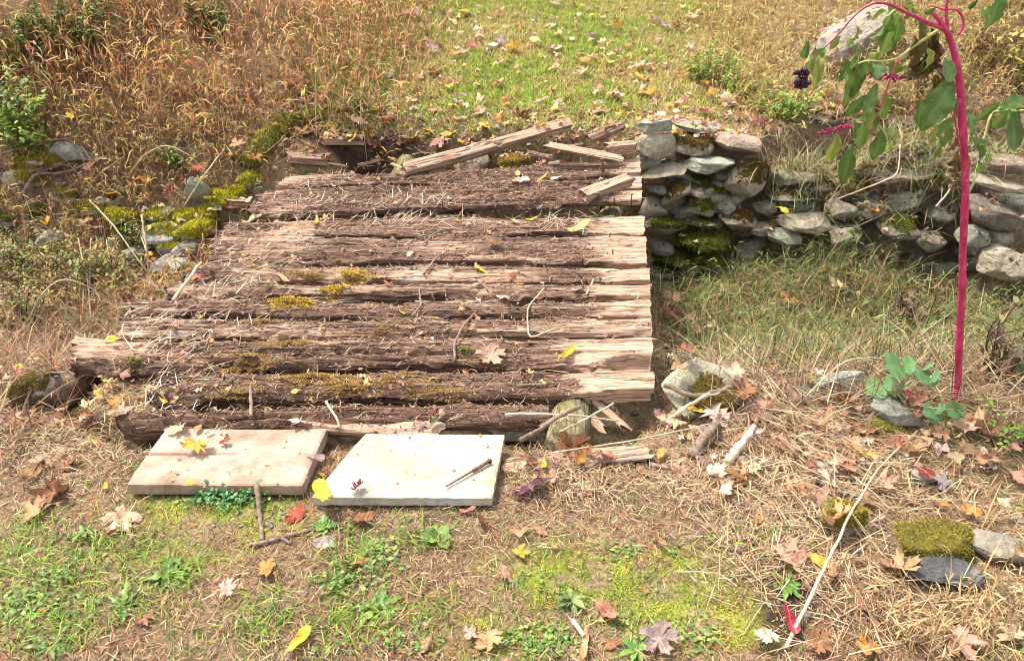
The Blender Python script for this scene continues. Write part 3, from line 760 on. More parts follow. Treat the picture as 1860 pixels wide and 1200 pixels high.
rock(590, 985, 44, 20, (.33, .30, .27), .5, 0, MG, 'small half buried stone below the yellow leaf by the white board', 0, .7, seed=20, sink=.45)
rock(1345, 838, 40, 30, G1, .6, .2, MG, 'small stone between the splintered grey branch stubs', 0, .7, seed=21)
rock(1152, 748, 16, 14, G4, .5, .2, MG, 'small dark stone in the gap under the bridge corner', 0, .7, seed=22)
rock(940, 775, 120, 40, (.20, .185, .165), .5, .1, MG, 'smooth grey stone in the shaded gap behind the white board', 0, .6, seed=23, sink=.3)
rng = np.random.default_rng(61)
acc_peb = Acc()
for k in range(75):
    px, py = (rng.normal(1190, 60), rng.normal(1055, 40)) if k < 30 else ((rng.normal(1430, 40), rng.normal(1120, 50)) if k < 60 else (rng.normal(470, 90), rng.normal(960, 25)))
    p = at_s(px, min(py, 1195), gz); Vp, Tp = ICO2 if False else ico(1)
    Vp = Vp * (1 + .3 * rng.standard_normal((len(Vp), 1)) * .5) * np.array([1.2, .8, .35]) * rng.uniform(.003, .009)
    a = rng.uniform(0, 6.28); R = np.array([[math.cos(a), -math.sin(a), 0], [math.sin(a), math.cos(a), 0], [0, 0, 1]])
    acc_peb.add(Vp @ R.T + p + np.array([0, 0, .004]), None, Tp, np.tile(pick([(.21, .19, .165), (.15, .135, .12), (.27, .24, .20)], 1, .1, rng), (len(Vp), 1)))
tag(obj('gravel', acc_peb.mesh('gravel', M_CRUMB)), 'small grey pebbles scattered on bare soil in the foreground', 'gravel', kind='stuff')

# ------------------------------------------------------------------ sawn boards in front of the bridge
def board(name, corners, ztop, thick, mat, label, seed, split=None):
    c = [at_z(px, py, ztop) for px, py in corners]            # far-left, far-right, near-right, near-left
    c = np.array([q[:2] for q in c]); ctr = c.mean(0)
    L, Wd = np.linalg.norm(c[1] - c[0]), np.linalg.norm(c[3] - c[0])
    nu, nv = 60, 40
    u = np.linspace(0, 1, nu + 1); v = np.linspace(0, 1, nv + 1)
    U, Vv = np.meshgrid(u, v, indexing='ij')
    XY = (c[0] * ((1 - U) * (1 - Vv))[..., None] + c[1] * (U * (1 - Vv))[..., None] + c[2] * (U * Vv)[..., None] + c[3] * ((1 - U) * Vv)[..., None])
    edge = np.minimum(np.minimum(U, 1 - U) * L, np.minimum(Vv, 1 - Vv) * Wd)
    wav = (fbm(U * L * 3, Vv * Wd * 30, seed=seed, oct=3) - .5) * .0022 + .004 * np.sin(Vv * 3.1) + (fbm(U * 2, Vv * 2, seed=seed + 1) - .5) * .006
    z = ztop + wav - .004 * np.clip(1 - edge / .004, 0, 1)
    if split:
        s = np.abs(Vv - split - .02 * (fbm(U * 4, U * 0, seed=seed + 2) - .5)) * Wd
        z = z - .012 * np.clip(1 - s / .004, 0, 1) * sst(.62, .45, U)
    top = np.concatenate([XY, z[..., None]], -1)
    XYj = XY + (fbm(U * 30, Vv * 30, seed=seed + 4, oct=4) - .5)[..., None] * .0045 * (edge < .002)[..., None]; cn_ = np.exp(-((np.minimum(U, 1 - U) * L) ** 2 + (np.minimum(Vv, 1 - Vv) * Wd) ** 2) / .012 ** 2); XYj = XYj + (XY.mean((0, 1)) - XYj) * (.004 * cn_)[..., None]
    top[..., :2] = XYj
    bot = top.copy(); bot[..., 2] = ztop - thick
    n = (nu + 1) * (nv + 1); V = np.concatenate([top.reshape(-1, 3), bot.reshape(-1, 3)])
    id_ = np.arange(n).reshape(nu + 1, nv + 1)
    q = np.stack([id_[:-1, :-1], id_[:-1, 1:], id_[1:, 1:], id_[1:, :-1]], -1).reshape(-1, 4)
    loop = np.concatenate([id_[:, 0], id_[-1, 1:], id_[-2::-1, -1], id_[0, -2:0:-1]])
    l2 = np.roll(loop, -1)
    side = np.stack([loop, l2, l2 + n, loop + n], -1)
    V[:, :2] -= ctr
    o = obj(name, mesh_np(name, V, [q, q[:, ::-1] + n, side], None, mat, False)); o.location = (*ctr, 0)
    W_ = V + np.array([*ctr, 0]); stamp(W_); 
    g = np.stack([np.interp(np.linspace(0, 1, 90), [0, 1], [0, 1])] * 1, 0)
    for uu in np.linspace(0, 1, 140):
        pts = np.array([c[0] * (1 - uu) * (1 - t) + c[1] * uu * (1 - t) + c[2] * uu * t + c[3] * (1 - uu) * t for t in np.linspace(0, 1, 60)])
        stamp(np.concatenate([pts, np.full((60, 1), ztop)], 1))
    return tag(o, label, 'board')
board('sawn_board', [(302, 777), (594, 778), (549, 880), (230, 879)], -.062, .042, M_BOARD1, 'split pinkish tan board lying in front of the bridge on the left', 3, .50)
board('sawn_board', [(664, 786), (917, 787), (894, 903), (566, 902)], -.066, .034, M_BOARD2, 'bleached white board lying in front of the bridge', 4)
acc = Acc(); p0, p1 = at_s(888, 846), at_s(810, 888); p0[2] += .012; p1[2] += .008
tube(acc, smooth_path([p0, p0 * .62 + p1 * .38], 6), .0058, 8, wob=.1); tube(acc, smooth_path([p0 * .64 + p1 * .36, p1], 12), np.linspace(.0040, .0026, 12), 7, wob=.15)
dd = (p0 - p1) / np.linalg.norm(p0 - p1); tube(acc, [p0, p0 + dd * .008], (.009, .0085), 9)
tag(obj('iron_spike', acc.mesh('iron_spike', M_RUST)), 'long rusty iron spike lying on the white board', 'spike')

# ------------------------------------------------------------------ loose broken timber
def S(px, py, up=0.0, Y=None):
    p = at_s(px, py) if Y is None else at_Y(px, py, Y); p = p.copy(); p[2] += up; return p
loose('broken_timber', at_z(722, 306, .035), at_z(1042, 218, .17), .085, .07, 21, 'long split timber leaning diagonally on the bank behind the deck', rotv=.30, roll=.5)
loose('broken_timber', at_z(985, 256, .14), at_z(1142, 286, .05), .085, .03, 22, 'thin split plank sloping down towards the far right deck corner', rotv=.22, roll=.25)
loose('broken_timber', at_z(1092, 262, .10), at_z(1160, 256, .10), .10, .085, 23, 'short stub of timber wedged beside the top stones of the wall', rotv=.3)
loose('broken_timber', at_z(1062, 250, .10), at_z(1138, 222, .17), .07, .045, 24, 'dark curved splinter of wood behind the timber stub', rotv=.6, roll=.5)
loose('broken_timber', S(1050, 384, .055), S(1150, 345, .095), .085, .065, 25, 'squared broken timber block lying askew across the right deck gap', rotv=.12, roll=.15, grain=.5)
loose('broken_timber', S(516, 296, .08), S(604, 296, .05), .14, .07, 26, 'thick broken beam end at the far left deck corner', rotv=.25, roll=.15)
loose('broken_timber', S(578, 268, .07), S(664, 262, .05), .10, .05, 27, 'weathered wood chunk on soil behind the far left deck corner', rotv=.3, roll=-.1)
loose('rotten_plank', at_z(528, 758, -.055), at_z(818, 776, -.07), .085, .04, 28, 'thin weathered plank between the front timber and the two boards', 'plank', rotv=.28, crown=.015)
loose('bark_strip', S(768, 785, .035), S(822, 762, .045), .035, .014, 29, 'yellowish bark strip propped above the white board', 'bark', rotv=.05, mat=M_BARK, roll=.4)
loose('bark_strip', S(806, 786, .03), S(852, 768, .035), .03, .014, 30, 'darker bark strip just right of the yellowish one', 'bark', rotv=.5, mat=M_BARK, roll=.4)
loose('rotten_plank', at_z(905, 842, -.10), at_z(1190, 812, -.09), .085, .035, 32, 'pale rotten plank half buried in straw right of the white board', 'plank', rotv=.05, crown=.015)
loose('broken_timber', S(410, 383, .045), S(455, 372, .03), .10, .05, 33, 'loose block of wood at the left deck edge below the mossy stones', rotv=.1)
# splinters of the collapsed stringer
for k, (a, b, w, lab) in enumerate([((1062, 712), (1158, 792), .05, 'upper'), ((1075, 700), (1145, 770), .03, 'thin'), ((1058, 740), (1120, 800), .045, 'lower')]):
    loose('wood_splinter', at_z(*a, -.06 - .03 * (k == 2)), at_z(*b, -.12), w, .03, 40 + k, ['broad fibrous wood splinter slanting down right of the log end', 'thin upper wood splinter lying along the broad one', 'short shredded splinter at the foot of the log end'][k], 'splinter', rotv=.35, roll=.4, grain=1.0, taper=.5, endrag=(.06, .06))
for k, (x0, y0, x1, y1, w, rv) in enumerate([(590, 292, 640, 300, .05, .5), (640, 300, 700, 286, .035, .7), (700, 292, 735, 305, .03, .3), (845, 262, 905, 250, .035, .3), (880, 280, 930, 266, .03, .6), (950, 272, 1010, 282, .05, .5), (1010, 268, 1070, 258, .04, .2), (1060, 276, 1110, 270, .035, .4), (990, 240, 1060, 248, .03, .5)]):
    loose('wood_splinter', at_z(x0, y0, .05), at_z(x1, y1, .06), w, .022, 60 + k, ['leftmost', 'second from left', 'third from left', 'fourth from left', 'fifth from left', 'sixth from left', 'seventh from left', 'rightmost', 'farthest'][k] + ' small wood splinter in the rubble behind the deck', 'splinter', rotv=rv, roll=random.uniform(-.6, .6), taper=.5, group='splinters behind the deck', endrag=(.04, .04))
# mossy root on the left of the far bank
pr = [at_s(450, 312, gz), at_s(490, 262, gz), at_s(520, 232, gz), at_s(590, 216, gz)]
for q in pr: q[2] += .03
acc = Acc(); lm = smooth_path(pr, 40); V = tube(acc, lm, np.interp(np.linspace(0, 1, 40), [0, .3, .7, 1], [.06, .085, .06, .035]), 16)
th = np.tile(np.linspace(0, 6.283, 16, endpoint=False), 40); s_ = np.repeat(np.arange(40), 16)
V[:640] = np.repeat(lm, 16, 0) + (V[:640] - np.repeat(lm, 16, 0)) * (1 + .5 * (fbm(np.cos(th) * 2 + 5, np.sin(th) * 2 + 5, s_ * .35, seed=77) - .5))[:, None]
root = obj('mossy_root', mesh_np('mossy_root', V, [np.concatenate(acc.Q), np.concatenate(acc.T)], None, M_STONE, True, {'moss': .35 + .75 * sst(-.6, .2, np.append(np.sin(th), [0, 0]))})); root.color = (.22, .2, .15, 1); root['mosscol'] = [.22, .20, .03]
tag(root, 'thick gnarled root coated in yellow moss behind the far left deck corner', 'root'); stamp(V)
Tq = np.concatenate([np.concatenate(acc.Q)[:, [0, 1, 2]], np.concatenate(acc.Q)[:, [0, 2, 3]]])
moss_tufts('moss', root, V, Tq, sst(-.3, .3, np.append(np.sin(th), [0, 0]) + .8 * (fbm(V[:, 0] * 8, V[:, 1] * 8, seed=5) - .4)), (.24, .22, .03), 16000, .016, 8)

# ------------------------------------------------------------------ grass, straw, moss: what nobody could count
def scatter(n, x0, x1, y0, y1, dens, ypow=1.3, seed=0, solid=True, clear=.03):
    rng = np.random.default_rng(seed)
    u = rng.random(n); k = 1 - ypow
    Y = (y0 ** k + u * (y1 ** k - y0 ** k)) ** (1 / k); X = rng.uniform(x0, x1, n)
    keep = rng.random(n) < dens(X, Y)
    if solid: keep &= (sz(X, Y) - gz(X, Y)) < clear
    X, Y = X[keep], Y[keep]
    return np.stack([X, Y, gz(X, Y)], 1), rng
def stuff(name, acc, mat, label, cat):
    return tag(obj(name, acc.mesh(name, mat)), label, cat, kind='stuff')
STRAW = [(.38, .255, .13), (.29, .17, .09), (.46, .34, .19), (.20, .115, .07), (.33, .22, .13)]
GREENS = [(.10, .20, .02), (.17, .28, .035), (.07, .15, .02), (.24, .32, .04)]
LAWN = [(.32, .37, .05), (.21, .31, .035), (.40, .34, .14), (.14, .20, .04)]
FG_GREEN = [(90, 1060, 170, 110), (40, 990, 90, 60), (200, 990, 110, 30), (640, 1020, 70, 60), (770, 985, 60, 30), (480, 1130, 60, 50), (780, 1110, 60, 40), (640, 1140, 70, 60), (1390, 985, 70, 30), (110, 1140, 110, 70), (320, 1050, 60, 40), (240, 1110, 50, 30)]
# 1 straw lying everywhere near the camera
acc = Acc()
heavy = [(1330, 880, 160, 50), (1050, 880, 120, 40), (120, 800, 160, 60), (1450, 1000, 160, 100), (60, 720, 90, 60), (1650, 880, 160, 60), (1480, 780, 160, 50)]
pos, rng = scatter(150000, -2.3, 2.4, .95, 2.75, lambda X, Y: np.clip(.42 + .25 * (fbm(X * 4, Y * 4, seed=71) - .5) + .6 * blobs(heavy, X, Y) - .75 * blobs(GREENMOSS, X, Y) - .85 * blobs(DARKSOIL, X, Y), .03, 1), 1.5, 71)
n = len(pos); hv = blobs(heavy, pos[:, 0], pos[:, 1])
pos[:, 2] += rng.uniform(0, .012, n) + .02 * hv * rng.random(n)
blades(acc, pos, rng.uniform(.02, .055, n) * (1 + 1.1 * hv * rng.random(n)), rng.uniform(.0016, .0030, n) * (1 + .4 * hv), rng.uniform(0, 6.283, n), rng.normal(.12, .22, n), rng.normal(.12, .22, n), np.where((hv > .35)[:, None], pick([STRAW[2], STRAW[0], (.44, .31, .17), STRAW[1], STRAW[3]], n, .25, rng), pick(STRAW[:2] + STRAW[2:] + [(.28, .15, .085), (.15, .085, .055), (.24, .12, .07)], n, .3, rng)), roll=rng.uniform(-.6, .6, n))
stuff('dry_grass_litter', acc, M_STRAW, 'matted dry straw covering the ground in front of the bridge', 'straw')
# 2 short live turf
acc = Acc()
pos, rng = scatter(90000, -2.3, 2.4, .95, 2.4, lambda X, Y: np.clip(.25 + .9 * (fbm(X * 3.2, Y * 3.2, seed=73) - .42) - .3 * blobs(heavy, X, Y) - .9 * blobs(DARKSOIL, X, Y), .02, 1), 1.5, 72)
n = len(pos); g = fbm(pos[:, 0] * 5, pos[:, 1] * 5, seed=74)
c = np.where((rng.random(n) < sst(.35, .68, g))[:, None], pick(GREENS, n, .2, rng), pick([(.34, .22, .11), (.36, .28, .11), (.27, .12, .06), (.34, .15, .07), (.17, .085, .05)], n, .25, rng))
blades(acc, pos, rng.uniform(.015, .042, n), rng.uniform(.0016, .0028, n), rng.uniform(0, 6.283, n), rng.uniform(.35, 1.3, n), rng.uniform(.1, .7, n), c, tipcol=c * np.array([1.35, 1.25, 1.1]))
pos, rng = scatter(60000, -2.3, 2.2, .95, 2.1, lambda X, Y: np.clip(blobs(FG_GREEN, X, Y) * 1.1 - .28, 0, 1), 1.5, 75)
n = len(pos); c = pick(GREENS + [(.17, .28, .06)], n, .22, rng)
blades(acc, pos, rng.uniform(.03, .085, n), rng.uniform(.0022, .0042, n), rng.uniform(0, 6.283, n), rng.uniform(.25, 1.25, n), rng.uniform(.2, .9, n), c, tipcol=c * np.array([1.5, 1.3, 1.2]), seg=3)
stuff('turf', acc, M_BLADE, 'short green and brown turf in the foreground', 'grass')
# 3 moss and tiny leaves on the ground
acc = Acc()
pos, rng = scatter(110000, -2.2, 2.2, .95, 2.0, lambda X, Y: np.clip((blobs(GREENMOSS, X, Y) * 1.5 - .25) * sst(.42, .58, fbm(X * 14, Y * 14, seed=9)), 0, 1), 1.5, 76)
n = len(pos); c = pick([(.27, .33, .03), (.36, .38, .04), (.18, .26, .03), (.40, .36, .05)], n, .15, rng)
blades(acc, pos, rng.uniform(.004, .011, n), rng.uniform(.0025, .005, n), rng.uniform(0, 6.283, n), rng.uniform(.1, 1.4, n), rng.uniform(.1, .6, n), c, tipcol=c * 1.2)
stuff('ground_moss', acc, M_MOSS, 'bright yellow green moss patches on the foreground soil', 'moss')
acc = Acc()
CLOVER = [(425, 884, 80, 14), (620, 1075, 80, 50), (700, 1010, 60, 40), (660, 1150, 80, 50), (80, 1080, 120, 80), (700, 1170, 100, 40), (420, 930, 120, 30), (60, 1000, 60, 50), (960, 1060, 60, 20), (1150, 1010, 100, 40), (800, 985, 60, 20), (590, 960, 50, 20), (1000, 1160, 80, 40), (30, 870, 50, 40), (1200, 1150, 100, 50)]
pos, rng = scatter(52000, -2.2, 2.2, .95, 2.05, lambda X, Y: np.clip((blobs(CLOVER, X, Y) * 1.1 - .2) * sst(.40, .56, fbm(X * 10, Y * 10, seed=12)), 0, 1), 1.5, 78)
n = len(pos); pos[:, 2] += rng.uniform(.004, .03, n) * (.4 + blobs(CLOVER[:5], pos[:, 0], pos[:, 1]))
c = pick([(.13, .23, .05), (.19, .29, .07), (.10, .17, .045), (.27, .33, .08)], n, .15, rng)
blades(acc, pos, rng.uniform(.008, .020, n), rng.uniform(.006, .013, n), rng.uniform(0, 6.283, n), rng.uniform(-.1, .6, n), rng.uniform(0, .5, n), c, seg=3, roll=rng.uniform(-.4, .4, n))
stuff('clover', acc, M_FOLI, 'low round leaved clover growing in patches in the foreground', 'clover')
# 4 far lawn
acc = Acc()
path = lambda X, Y: sst(-1.9, -1.0, X - .02 * (Y - 5)) * (1 - sst(1.3, 2.1, X - .10 * (Y - 5)))
pos, rng = scatter(190000, -3.0, 4.2, 5.12, 11.0, lambda X, Y: np.clip(path(X, Y) * (.35 + .9 * sst(5.2, 5.9, Y)) - .6 * blobs(DARKSOIL, X, Y), 0, 1), 1.4, 80)
n = len(pos); g = fbm(pos[:, 0] * 1.6, pos[:, 1] * 1.1, seed=81)
far_ = sst(6.2, 8.5, pos[:, 1])
gsel = rng.random(n) < np.clip(sst(.28, .60, g) * .9 + .35 * far_, 0, .93)
c = np.where(gsel[:, None], pick(LAWN[:2] + [(.28, .37, .045), (.18, .29, .035)], n, .2, rng), pick([(.48, .39, .16), (.42, .35, .12), (.36, .26, .11)], n, .2, rng))
blades(acc, pos, rng.uniform(.03, .075, n), rng.uniform(.004, .007, n), rng.uniform(0, 6.283, n), rng.uniform(.3, 1.25, n), rng.uniform(.2, .8, n), c, tipcol=c * np.array([1.25, 1.2, 1.1]))
stuff('lawn_grass', acc, M_BLADE, 'mown yellowing grass track rising beyond the bridge', 'grass')
# 5 tall dry grass
def tall(acc, dens, x0, x1, y0, y1, n0, hr, stemcols, leafcols, nl, seed, lean=.35, lw=(.006, .010), ll=(.03, .06), le=(-.5, 1.0)):
    pos, rng = scatter(n0, x0, x1, y0, y1, dens, 1.3, seed)
    n = len(pos); L = rng.uniform(*hr, n) * (.55 + .9 * fbm(pos[:, 0] * 1.1, pos[:, 1] * 1.1, seed=seed + 7)); phi = rng.uniform(0, 6.283, n); el = math.pi / 2 - np.abs(rng.normal(0, lean, n)); bend = rng.uniform(0, .35, n)
    c = pick(stemcols, n, .2, rng)
    blades(acc, pos, L, rng.uniform(.0030, .0050, n), phi, el, bend, c, tipcol=c * 1.2)
    for k in range(nl):
        t = rng.uniform(.25, 1.0, n); e = el - bend * .5 * t
        q = pos + (L * t)[:, None] * np.stack([np.cos(e) * np.cos(phi), np.cos(e) * np.sin(phi), np.sin(e)], 1)
        c = pick(leafcols, n, .22, rng)
        blades(acc, q, rng.uniform(*ll, n), rng.uniform(*lw, n), rng.uniform(0, 6.283, n), rng.uniform(*le, n), rng.uniform(.1, .8, n), c, roll=rng.uniform(-.5, .5, n))
    return pos
RED = [(.38, .14, .065), (.44, .20, .09), (.28, .095, .05), (.48, .29, .15)]
YEL = [(.56, .40, .09), (.48, .29, .09), (.58, .47, .16), (.42, .20, .08), (.34, .32, .08), (.50, .31, .14)]
acc = Acc()
lt = lambda X, Y: np.clip(np.maximum(sst(-.55, -1.25, X - .02 * (Y - 5)) * sst(5.0, 5.3, Y), sst(-1.45, -1.75, X - .02 * (Y - 5)) * sst(4.75, 5.0, Y) * .8) * (.55 + .9 * (fbm(X * 1.4, Y * 1.4, seed=83) - .5)) * (1 - .75 * sst(-3.0, -3.6, X)) + .3 * sst(-2.4, -3, X) * sst(4.7, 5.0, Y), 0, 1)
tall(acc, lt, -5.0, -.55, 4.2, 9.5, 11000, (.22, .75), RED + [(.20, .10, .06), (.46, .30, .16)], [YEL[0], YEL[2], YEL[5], (.46, .22, .08), (.50, .27, .11), (.30, .32, .06), (.56, .40, .16)] + RED, 7, 82, .45, (.006, .011), (.05, .11), (-.2, 1.3))
tall(acc, lambda X, Y: sst(-1.4, -1.7, X - .1 * (Y - 4.5)) * sst(3.6, 4.2, Y) * (.55 + .8 * (fbm(X * 2, Y * 2, seed=84) - .5)), -4.4, -1.2, 3.5, 5.1, 13000, (.07, .24), RED + [(.42, .30, .17)] * 3, YEL + [(.44, .32, .17), (.36, .24, .12)], 4, 83, .8, (.005, .009), (.03, .06))
stuff('tall_dry_grass', acc, M_BLADE, 'mass of tall reddish and yellow dry grass on the left bank', 'grass')
acc = Acc()
rt = lambda X, Y: np.clip(sst(1.25, 1.8, X - .12 * (Y - 5.2)) * sst(5.15, 5.7, Y) * (.7 + .8 * (fbm(X * 1.5, Y * 1.5, seed=85) - .5)) * (1 - 1.1 * Blob(1530, 105, 95, 55)(X, Y)), 0, 1)
tall(acc, rt, 1.2, 5.0, 5.1, 9.5, 11000, (.14, .50), [(.40, .28, .12), (.34, .20, .10), (.46, .34, .16)], [(.50, .40, .12), (.42, .28, .10), (.36, .34, .09), (.54, .44, .20), (.40, .22, .10), (.30, .34, .08), (.34, .16, .08)], 6, 84, .6, (.005, .010), (.04, .09), (-.2, 1.2))
stuff('bank_grass', acc, M_BLADE, 'shorter yellow brown dry grass covering the right far bank', 'grass')
# 6 grass in the ditch
acc = Acc()
dg = lambda X, Y: np.clip(sst(.80, 1.15, X) * sst(2.35, 2.75, Y) * sst(4.85, 4.5, Y) * (.6 + 1.0 * (fbm(X * 2.2, Y * 2.2, seed=87) - .45)), 0, 1)
tall(acc, dg, 0.75, 4.0, 2.3, 4.9, 8200, (.10, .36), [(.16, .15, .05), (.26, .18, .09), (.10, .07, .04)], [(.11, .18, .04), (.17, .23, .05), (.30, .24, .09), (.09, .14, .04), (.22, .26, .07)], 4, 86, .8, (.004, .007), (.03, .07))
pos, rng = scatter(8500, .75, 4.0, 2.6, 4.8, lambda X, Y: np.clip(dg(X, Y) * sst(3.2, 4.1, Y) * 1.3, 0, 1), 1.3, 88)
n = len(pos); c = pick([(.11, .18, .04), (.16, .23, .06), (.08, .13, .03), (.25, .27, .09), (.36, .28, .14), (.30, .21, .11)], n, .2, rng)
blades(acc, pos, rng.uniform(.12, .40, n), rng.uniform(.004, .007, n), rng.uniform(0, 6.283, n), rng.uniform(.7, 1.5, n), rng.uniform(.3, .9, n), c, tipcol=c * np.array([1.3, 1.2, 1.0]), seg=3)
pos, rng = scatter(15000, .7, 4.0, 2.2, 4.8, lambda X, Y: sst(.6, .9, X) * (.5 + .4 * sst(3.4, 2.6, Y)), 1.3, 89)
n = len(pos); c = pick(STRAW + [(.20, .12, .08), (.12, .08, .05), (.50, .40, .25)], n, .22, rng); pos[:, 2] += rng.uniform(0, .08, n)
blades(acc, pos, rng.uniform(.06, .30, n), rng.uniform(.0028, .0052, n), rng.uniform(0, 6.283, n), rng.normal(.3, .45, n), rng.normal(.2, .3, n), c)
stuff('ditch_grass', acc, M_BLADE, 'tangled green and straw coloured grass in the ditch right of the bridge', 'grass')
# 7 left ditch and wall: dry stems and green grass
acc = Acc()
lg = lambda X, Y: np.clip(sst(-1.45, -1.75, X - SKEW * (Y - 2.4)) * sst(2.2, 2.6, Y) * sst(5.2, 4.8, Y) * (.55 + .9 * (fbm(X * 2.4, Y * 2.4, seed=91) - .5)), 0, 1)
tall(acc, lg, -3.8, -1.3, 2.2, 5.2, 3600, (.06, .22), [(.30, .20, .12), (.22, .13, .08), (.42, .30, .18)], [(.10, .17, .04), (.15, .22, .05), (.36, .26, .12), (.28, .18, .09), (.30, .30, .08)], 4, 90, .8, (.004, .008), (.03, .06))
pos, rng = scatter(24000, -4.0, -1.3, 2.0, 5.6, lambda X, Y: (lg(X, Y) * .8 + .25) * sst(-1.5, -1.75, X - SKEW * (Y - 2.4)), 1.3, 92)
n = len(pos); c = pick(STRAW + [(.18, .085, .05), (.27, .11, .06), (.48, .37, .24), (.12, .07, .045), (.34, .16, .08)], n, .25, rng); pos[:, 2] += rng.uniform(0, .07, n)
blades(acc, pos, rng.uniform(.08, .30, n), rng.uniform(.0035, .0065, n), rng.uniform(0, 6.283, n), rng.normal(.40, .45, n), rng.normal(.15, .3, n), c, seg=3)
stuff('ditch_undergrowth', acc, M_BLADE, 'tangle of dry stems and grass in the ditch left of the bridge', 'undergrowth')
# 8 dry grass lower right, stalk litter on the right bank and above the tumbled wall
acc = Acc()
lr = [(1790, 1120, 120, 80), (1840, 1010, 60, 60), (1650, 1150, 90, 60)]
tall(acc, lambda X, Y: np.clip(blobs(lr, X, Y) * 1.2 - .15, 0, 1), .6, 1.9, .95, 2.0, 3800, (.07, .19), [(.38, .26, .12), (.30, .18, .09), (.46, .34, .18)], [(.46, .34, .15), (.36, .24, .10)], 2, 95, .6, (.002, .004), (.02, .05))
pos, rng = scatter(6500, .55, 2.4, 1.0, 2.8, lambda X, Y: np.clip(blobs([(1480, 900, 260, 160), (1420, 760, 160, 60), (1600, 1050, 200, 120)], X, Y), 0, 1) * .8, 1.4, 96)
n = len(pos); pos[:, 2] += rng.uniform(.005, .05, n); c = pick([STRAW[0], STRAW[2], (.50, .39, .24), STRAW[3], STRAW[1]], n, .25, rng)
blades(acc, pos, rng.uniform(.05, .18, n), rng.uniform(.0014, .0030, n), rng.uniform(0, 6.283, n), rng.normal(.05, .18, n), rng.normal(.05, .12, n), c)
pos, rng = scatter(9000, 1.2, 3.2, 4.75, 5.6, lambda X, Y: np.clip(blobs([(1450, 262, 50, 34), (1530, 265, 80, 30), (1640, 262, 90, 24), (1430, 240, 50, 24), (1780, 270, 80, 24), (1720, 250, 80, 30)], X, Y) * 1.2, 0, 1), 1.3, 97, solid=False)
n = len(pos); pos[:, 2] = sz(pos[:, 0], pos[:, 1]) + rng.uniform(0, .04, n); c = pick([STRAW[0], STRAW[2], STRAW[1], (.30, .22, .15)], n, .2, rng)
blades(acc, pos, rng.uniform(.07, .22, n), rng.uniform(.003, .006, n), rng.uniform(3.5, 5.9, n), rng.normal(-.1, .35, n), rng.uniform(0, .7, n), c)
pos, rng = scatter(5000, .5, 2.0, 1.7, 3.0, lambda X, Y: np.clip(blobs([(1440, 770, 70, 60), (1490, 820, 90, 40), (1380, 700, 50, 40)], X, Y), 0, 1), 1.3, 101, solid=False)
n = len(pos); pos[:, 2] = sz(pos[:, 0], pos[:, 1]) + rng.uniform(.01, .06, n); c = pick([(.56, .45, .29), (.50, .38, .22), STRAW[2], STRAW[0], STRAW[1], STRAW[3]], n, .2, rng)
blades(acc, pos, rng.uniform(.08, .26, n), rng.uniform(.0015, .0032, n), rng.normal(-.9, .55, n), rng.normal(.02, .15, n), rng.normal(.03, .08, n), c, seg=3)
pos, rng = scatter(24000, 1.2, 3.3, 4.0, 5.2, lambda X, Y: np.clip(blobs([(1560, 400, 130, 50), (1660, 400, 90, 50), (1480, 380, 80, 40), (1620, 450, 130, 40), (1430, 450, 50, 24), (1540, 320, 120, 40), (1640, 350, 110, 50)], X, Y) * .9, 0, 1), 1.3, 99, solid=False)
n = len(pos); pos[:, 2] = sz(pos[:, 0], pos[:, 1]) + rng.uniform(0, .05, n); c = pick([STRAW[0], STRAW[2], STRAW[1], (.24, .17, .11), (.16, .20, .06), (.13, .20, .05), (.18, .24, .07)], n, .2, rng)
blades(acc, pos, rng.uniform(.08, .30, n), rng.uniform(.0035, .006, n), rng.uniform(0, 6.283, n), rng.normal(.3, .5, n), rng.uniform(0, .7, n), c, seg=3)
pos, rng = scatter(9000, -2.2, 3.0, 4.95, 6.0, lambda X, Y: .7 * sst(5.9, 5.4, Y), 1.3, 98)
n = len(pos); pos[:, 2] += rng.uniform(0, .03, n); c = pick(STRAW, n, .2, rng)
blades(acc, pos, rng.uniform(.05, .14, n), rng.uniform(.003, .005, n), rng.uniform(0, 6.283, n), rng.normal(.1, .25, n), rng.uniform(0, .3, n), c)
stuff('dry_stalk_litter', acc, M_STRAW, 'long pale dry stalks matted over the right bank and behind the deck', 'straw')

# ------------------------------------------------------------------ litter on the deck
rng = np.random.default_rng(120)
def on_deck(n, rng, dens=None, top=False):
    Y = rng.uniform(2.1, 4.8, n); xl = -1.75 + SKEW * (Y - 2.4); X = xl + rng.uniform(0, 2.25, n)
    k = (sz(X, Y) > -.09) & (sz(X, Y) < .04)
    if top: k &= sz(X, Y) > -.034
    if dens is not None: k &= rng.random(n) < dens(X, Y)
    X, Y = X[k], Y[k]; return np.stack([X, Y, sz(X, Y)], 1)
acc = Acc()
rd = lambda X, Y: np.clip(rotfun(X, Y) * 1.3 - .25 + .8 * (fbm(X * 4, Y * 6, seed=131) - .5), 0.02, 1)
pos = on_deck(11000, rng, rd); n = len(pos); pos[:, 2] += rng.uniform(0, .008, n)
blades(acc, pos, rng.uniform(.012, .05, n), rng.uniform(.0014, .0028, n), rng.uniform(0, 6.283, n), rng.normal(.1, .25, n), rng.normal(.1, .3, n), pick([(.40, .27, .16), (.30, .18, .11), (.50, .37, .23), (.20, .11, .07)], n, .2, rng))
pl = [(190, 640, 50, 24), (250, 600, 50, 24), (280, 545, 40, 20), (340, 500, 40, 20), (410, 440, 36, 20), (455, 390, 36, 18), (240, 690, 60, 20), (430, 640, 40, 30), (310, 560, 50, 40), (560, 440, 40, 24), (440, 400, 30, 24), (480, 470, 60, 24), (700, 435, 90, 18), (1000, 620, 60, 30), (760, 600, 80, 40)]
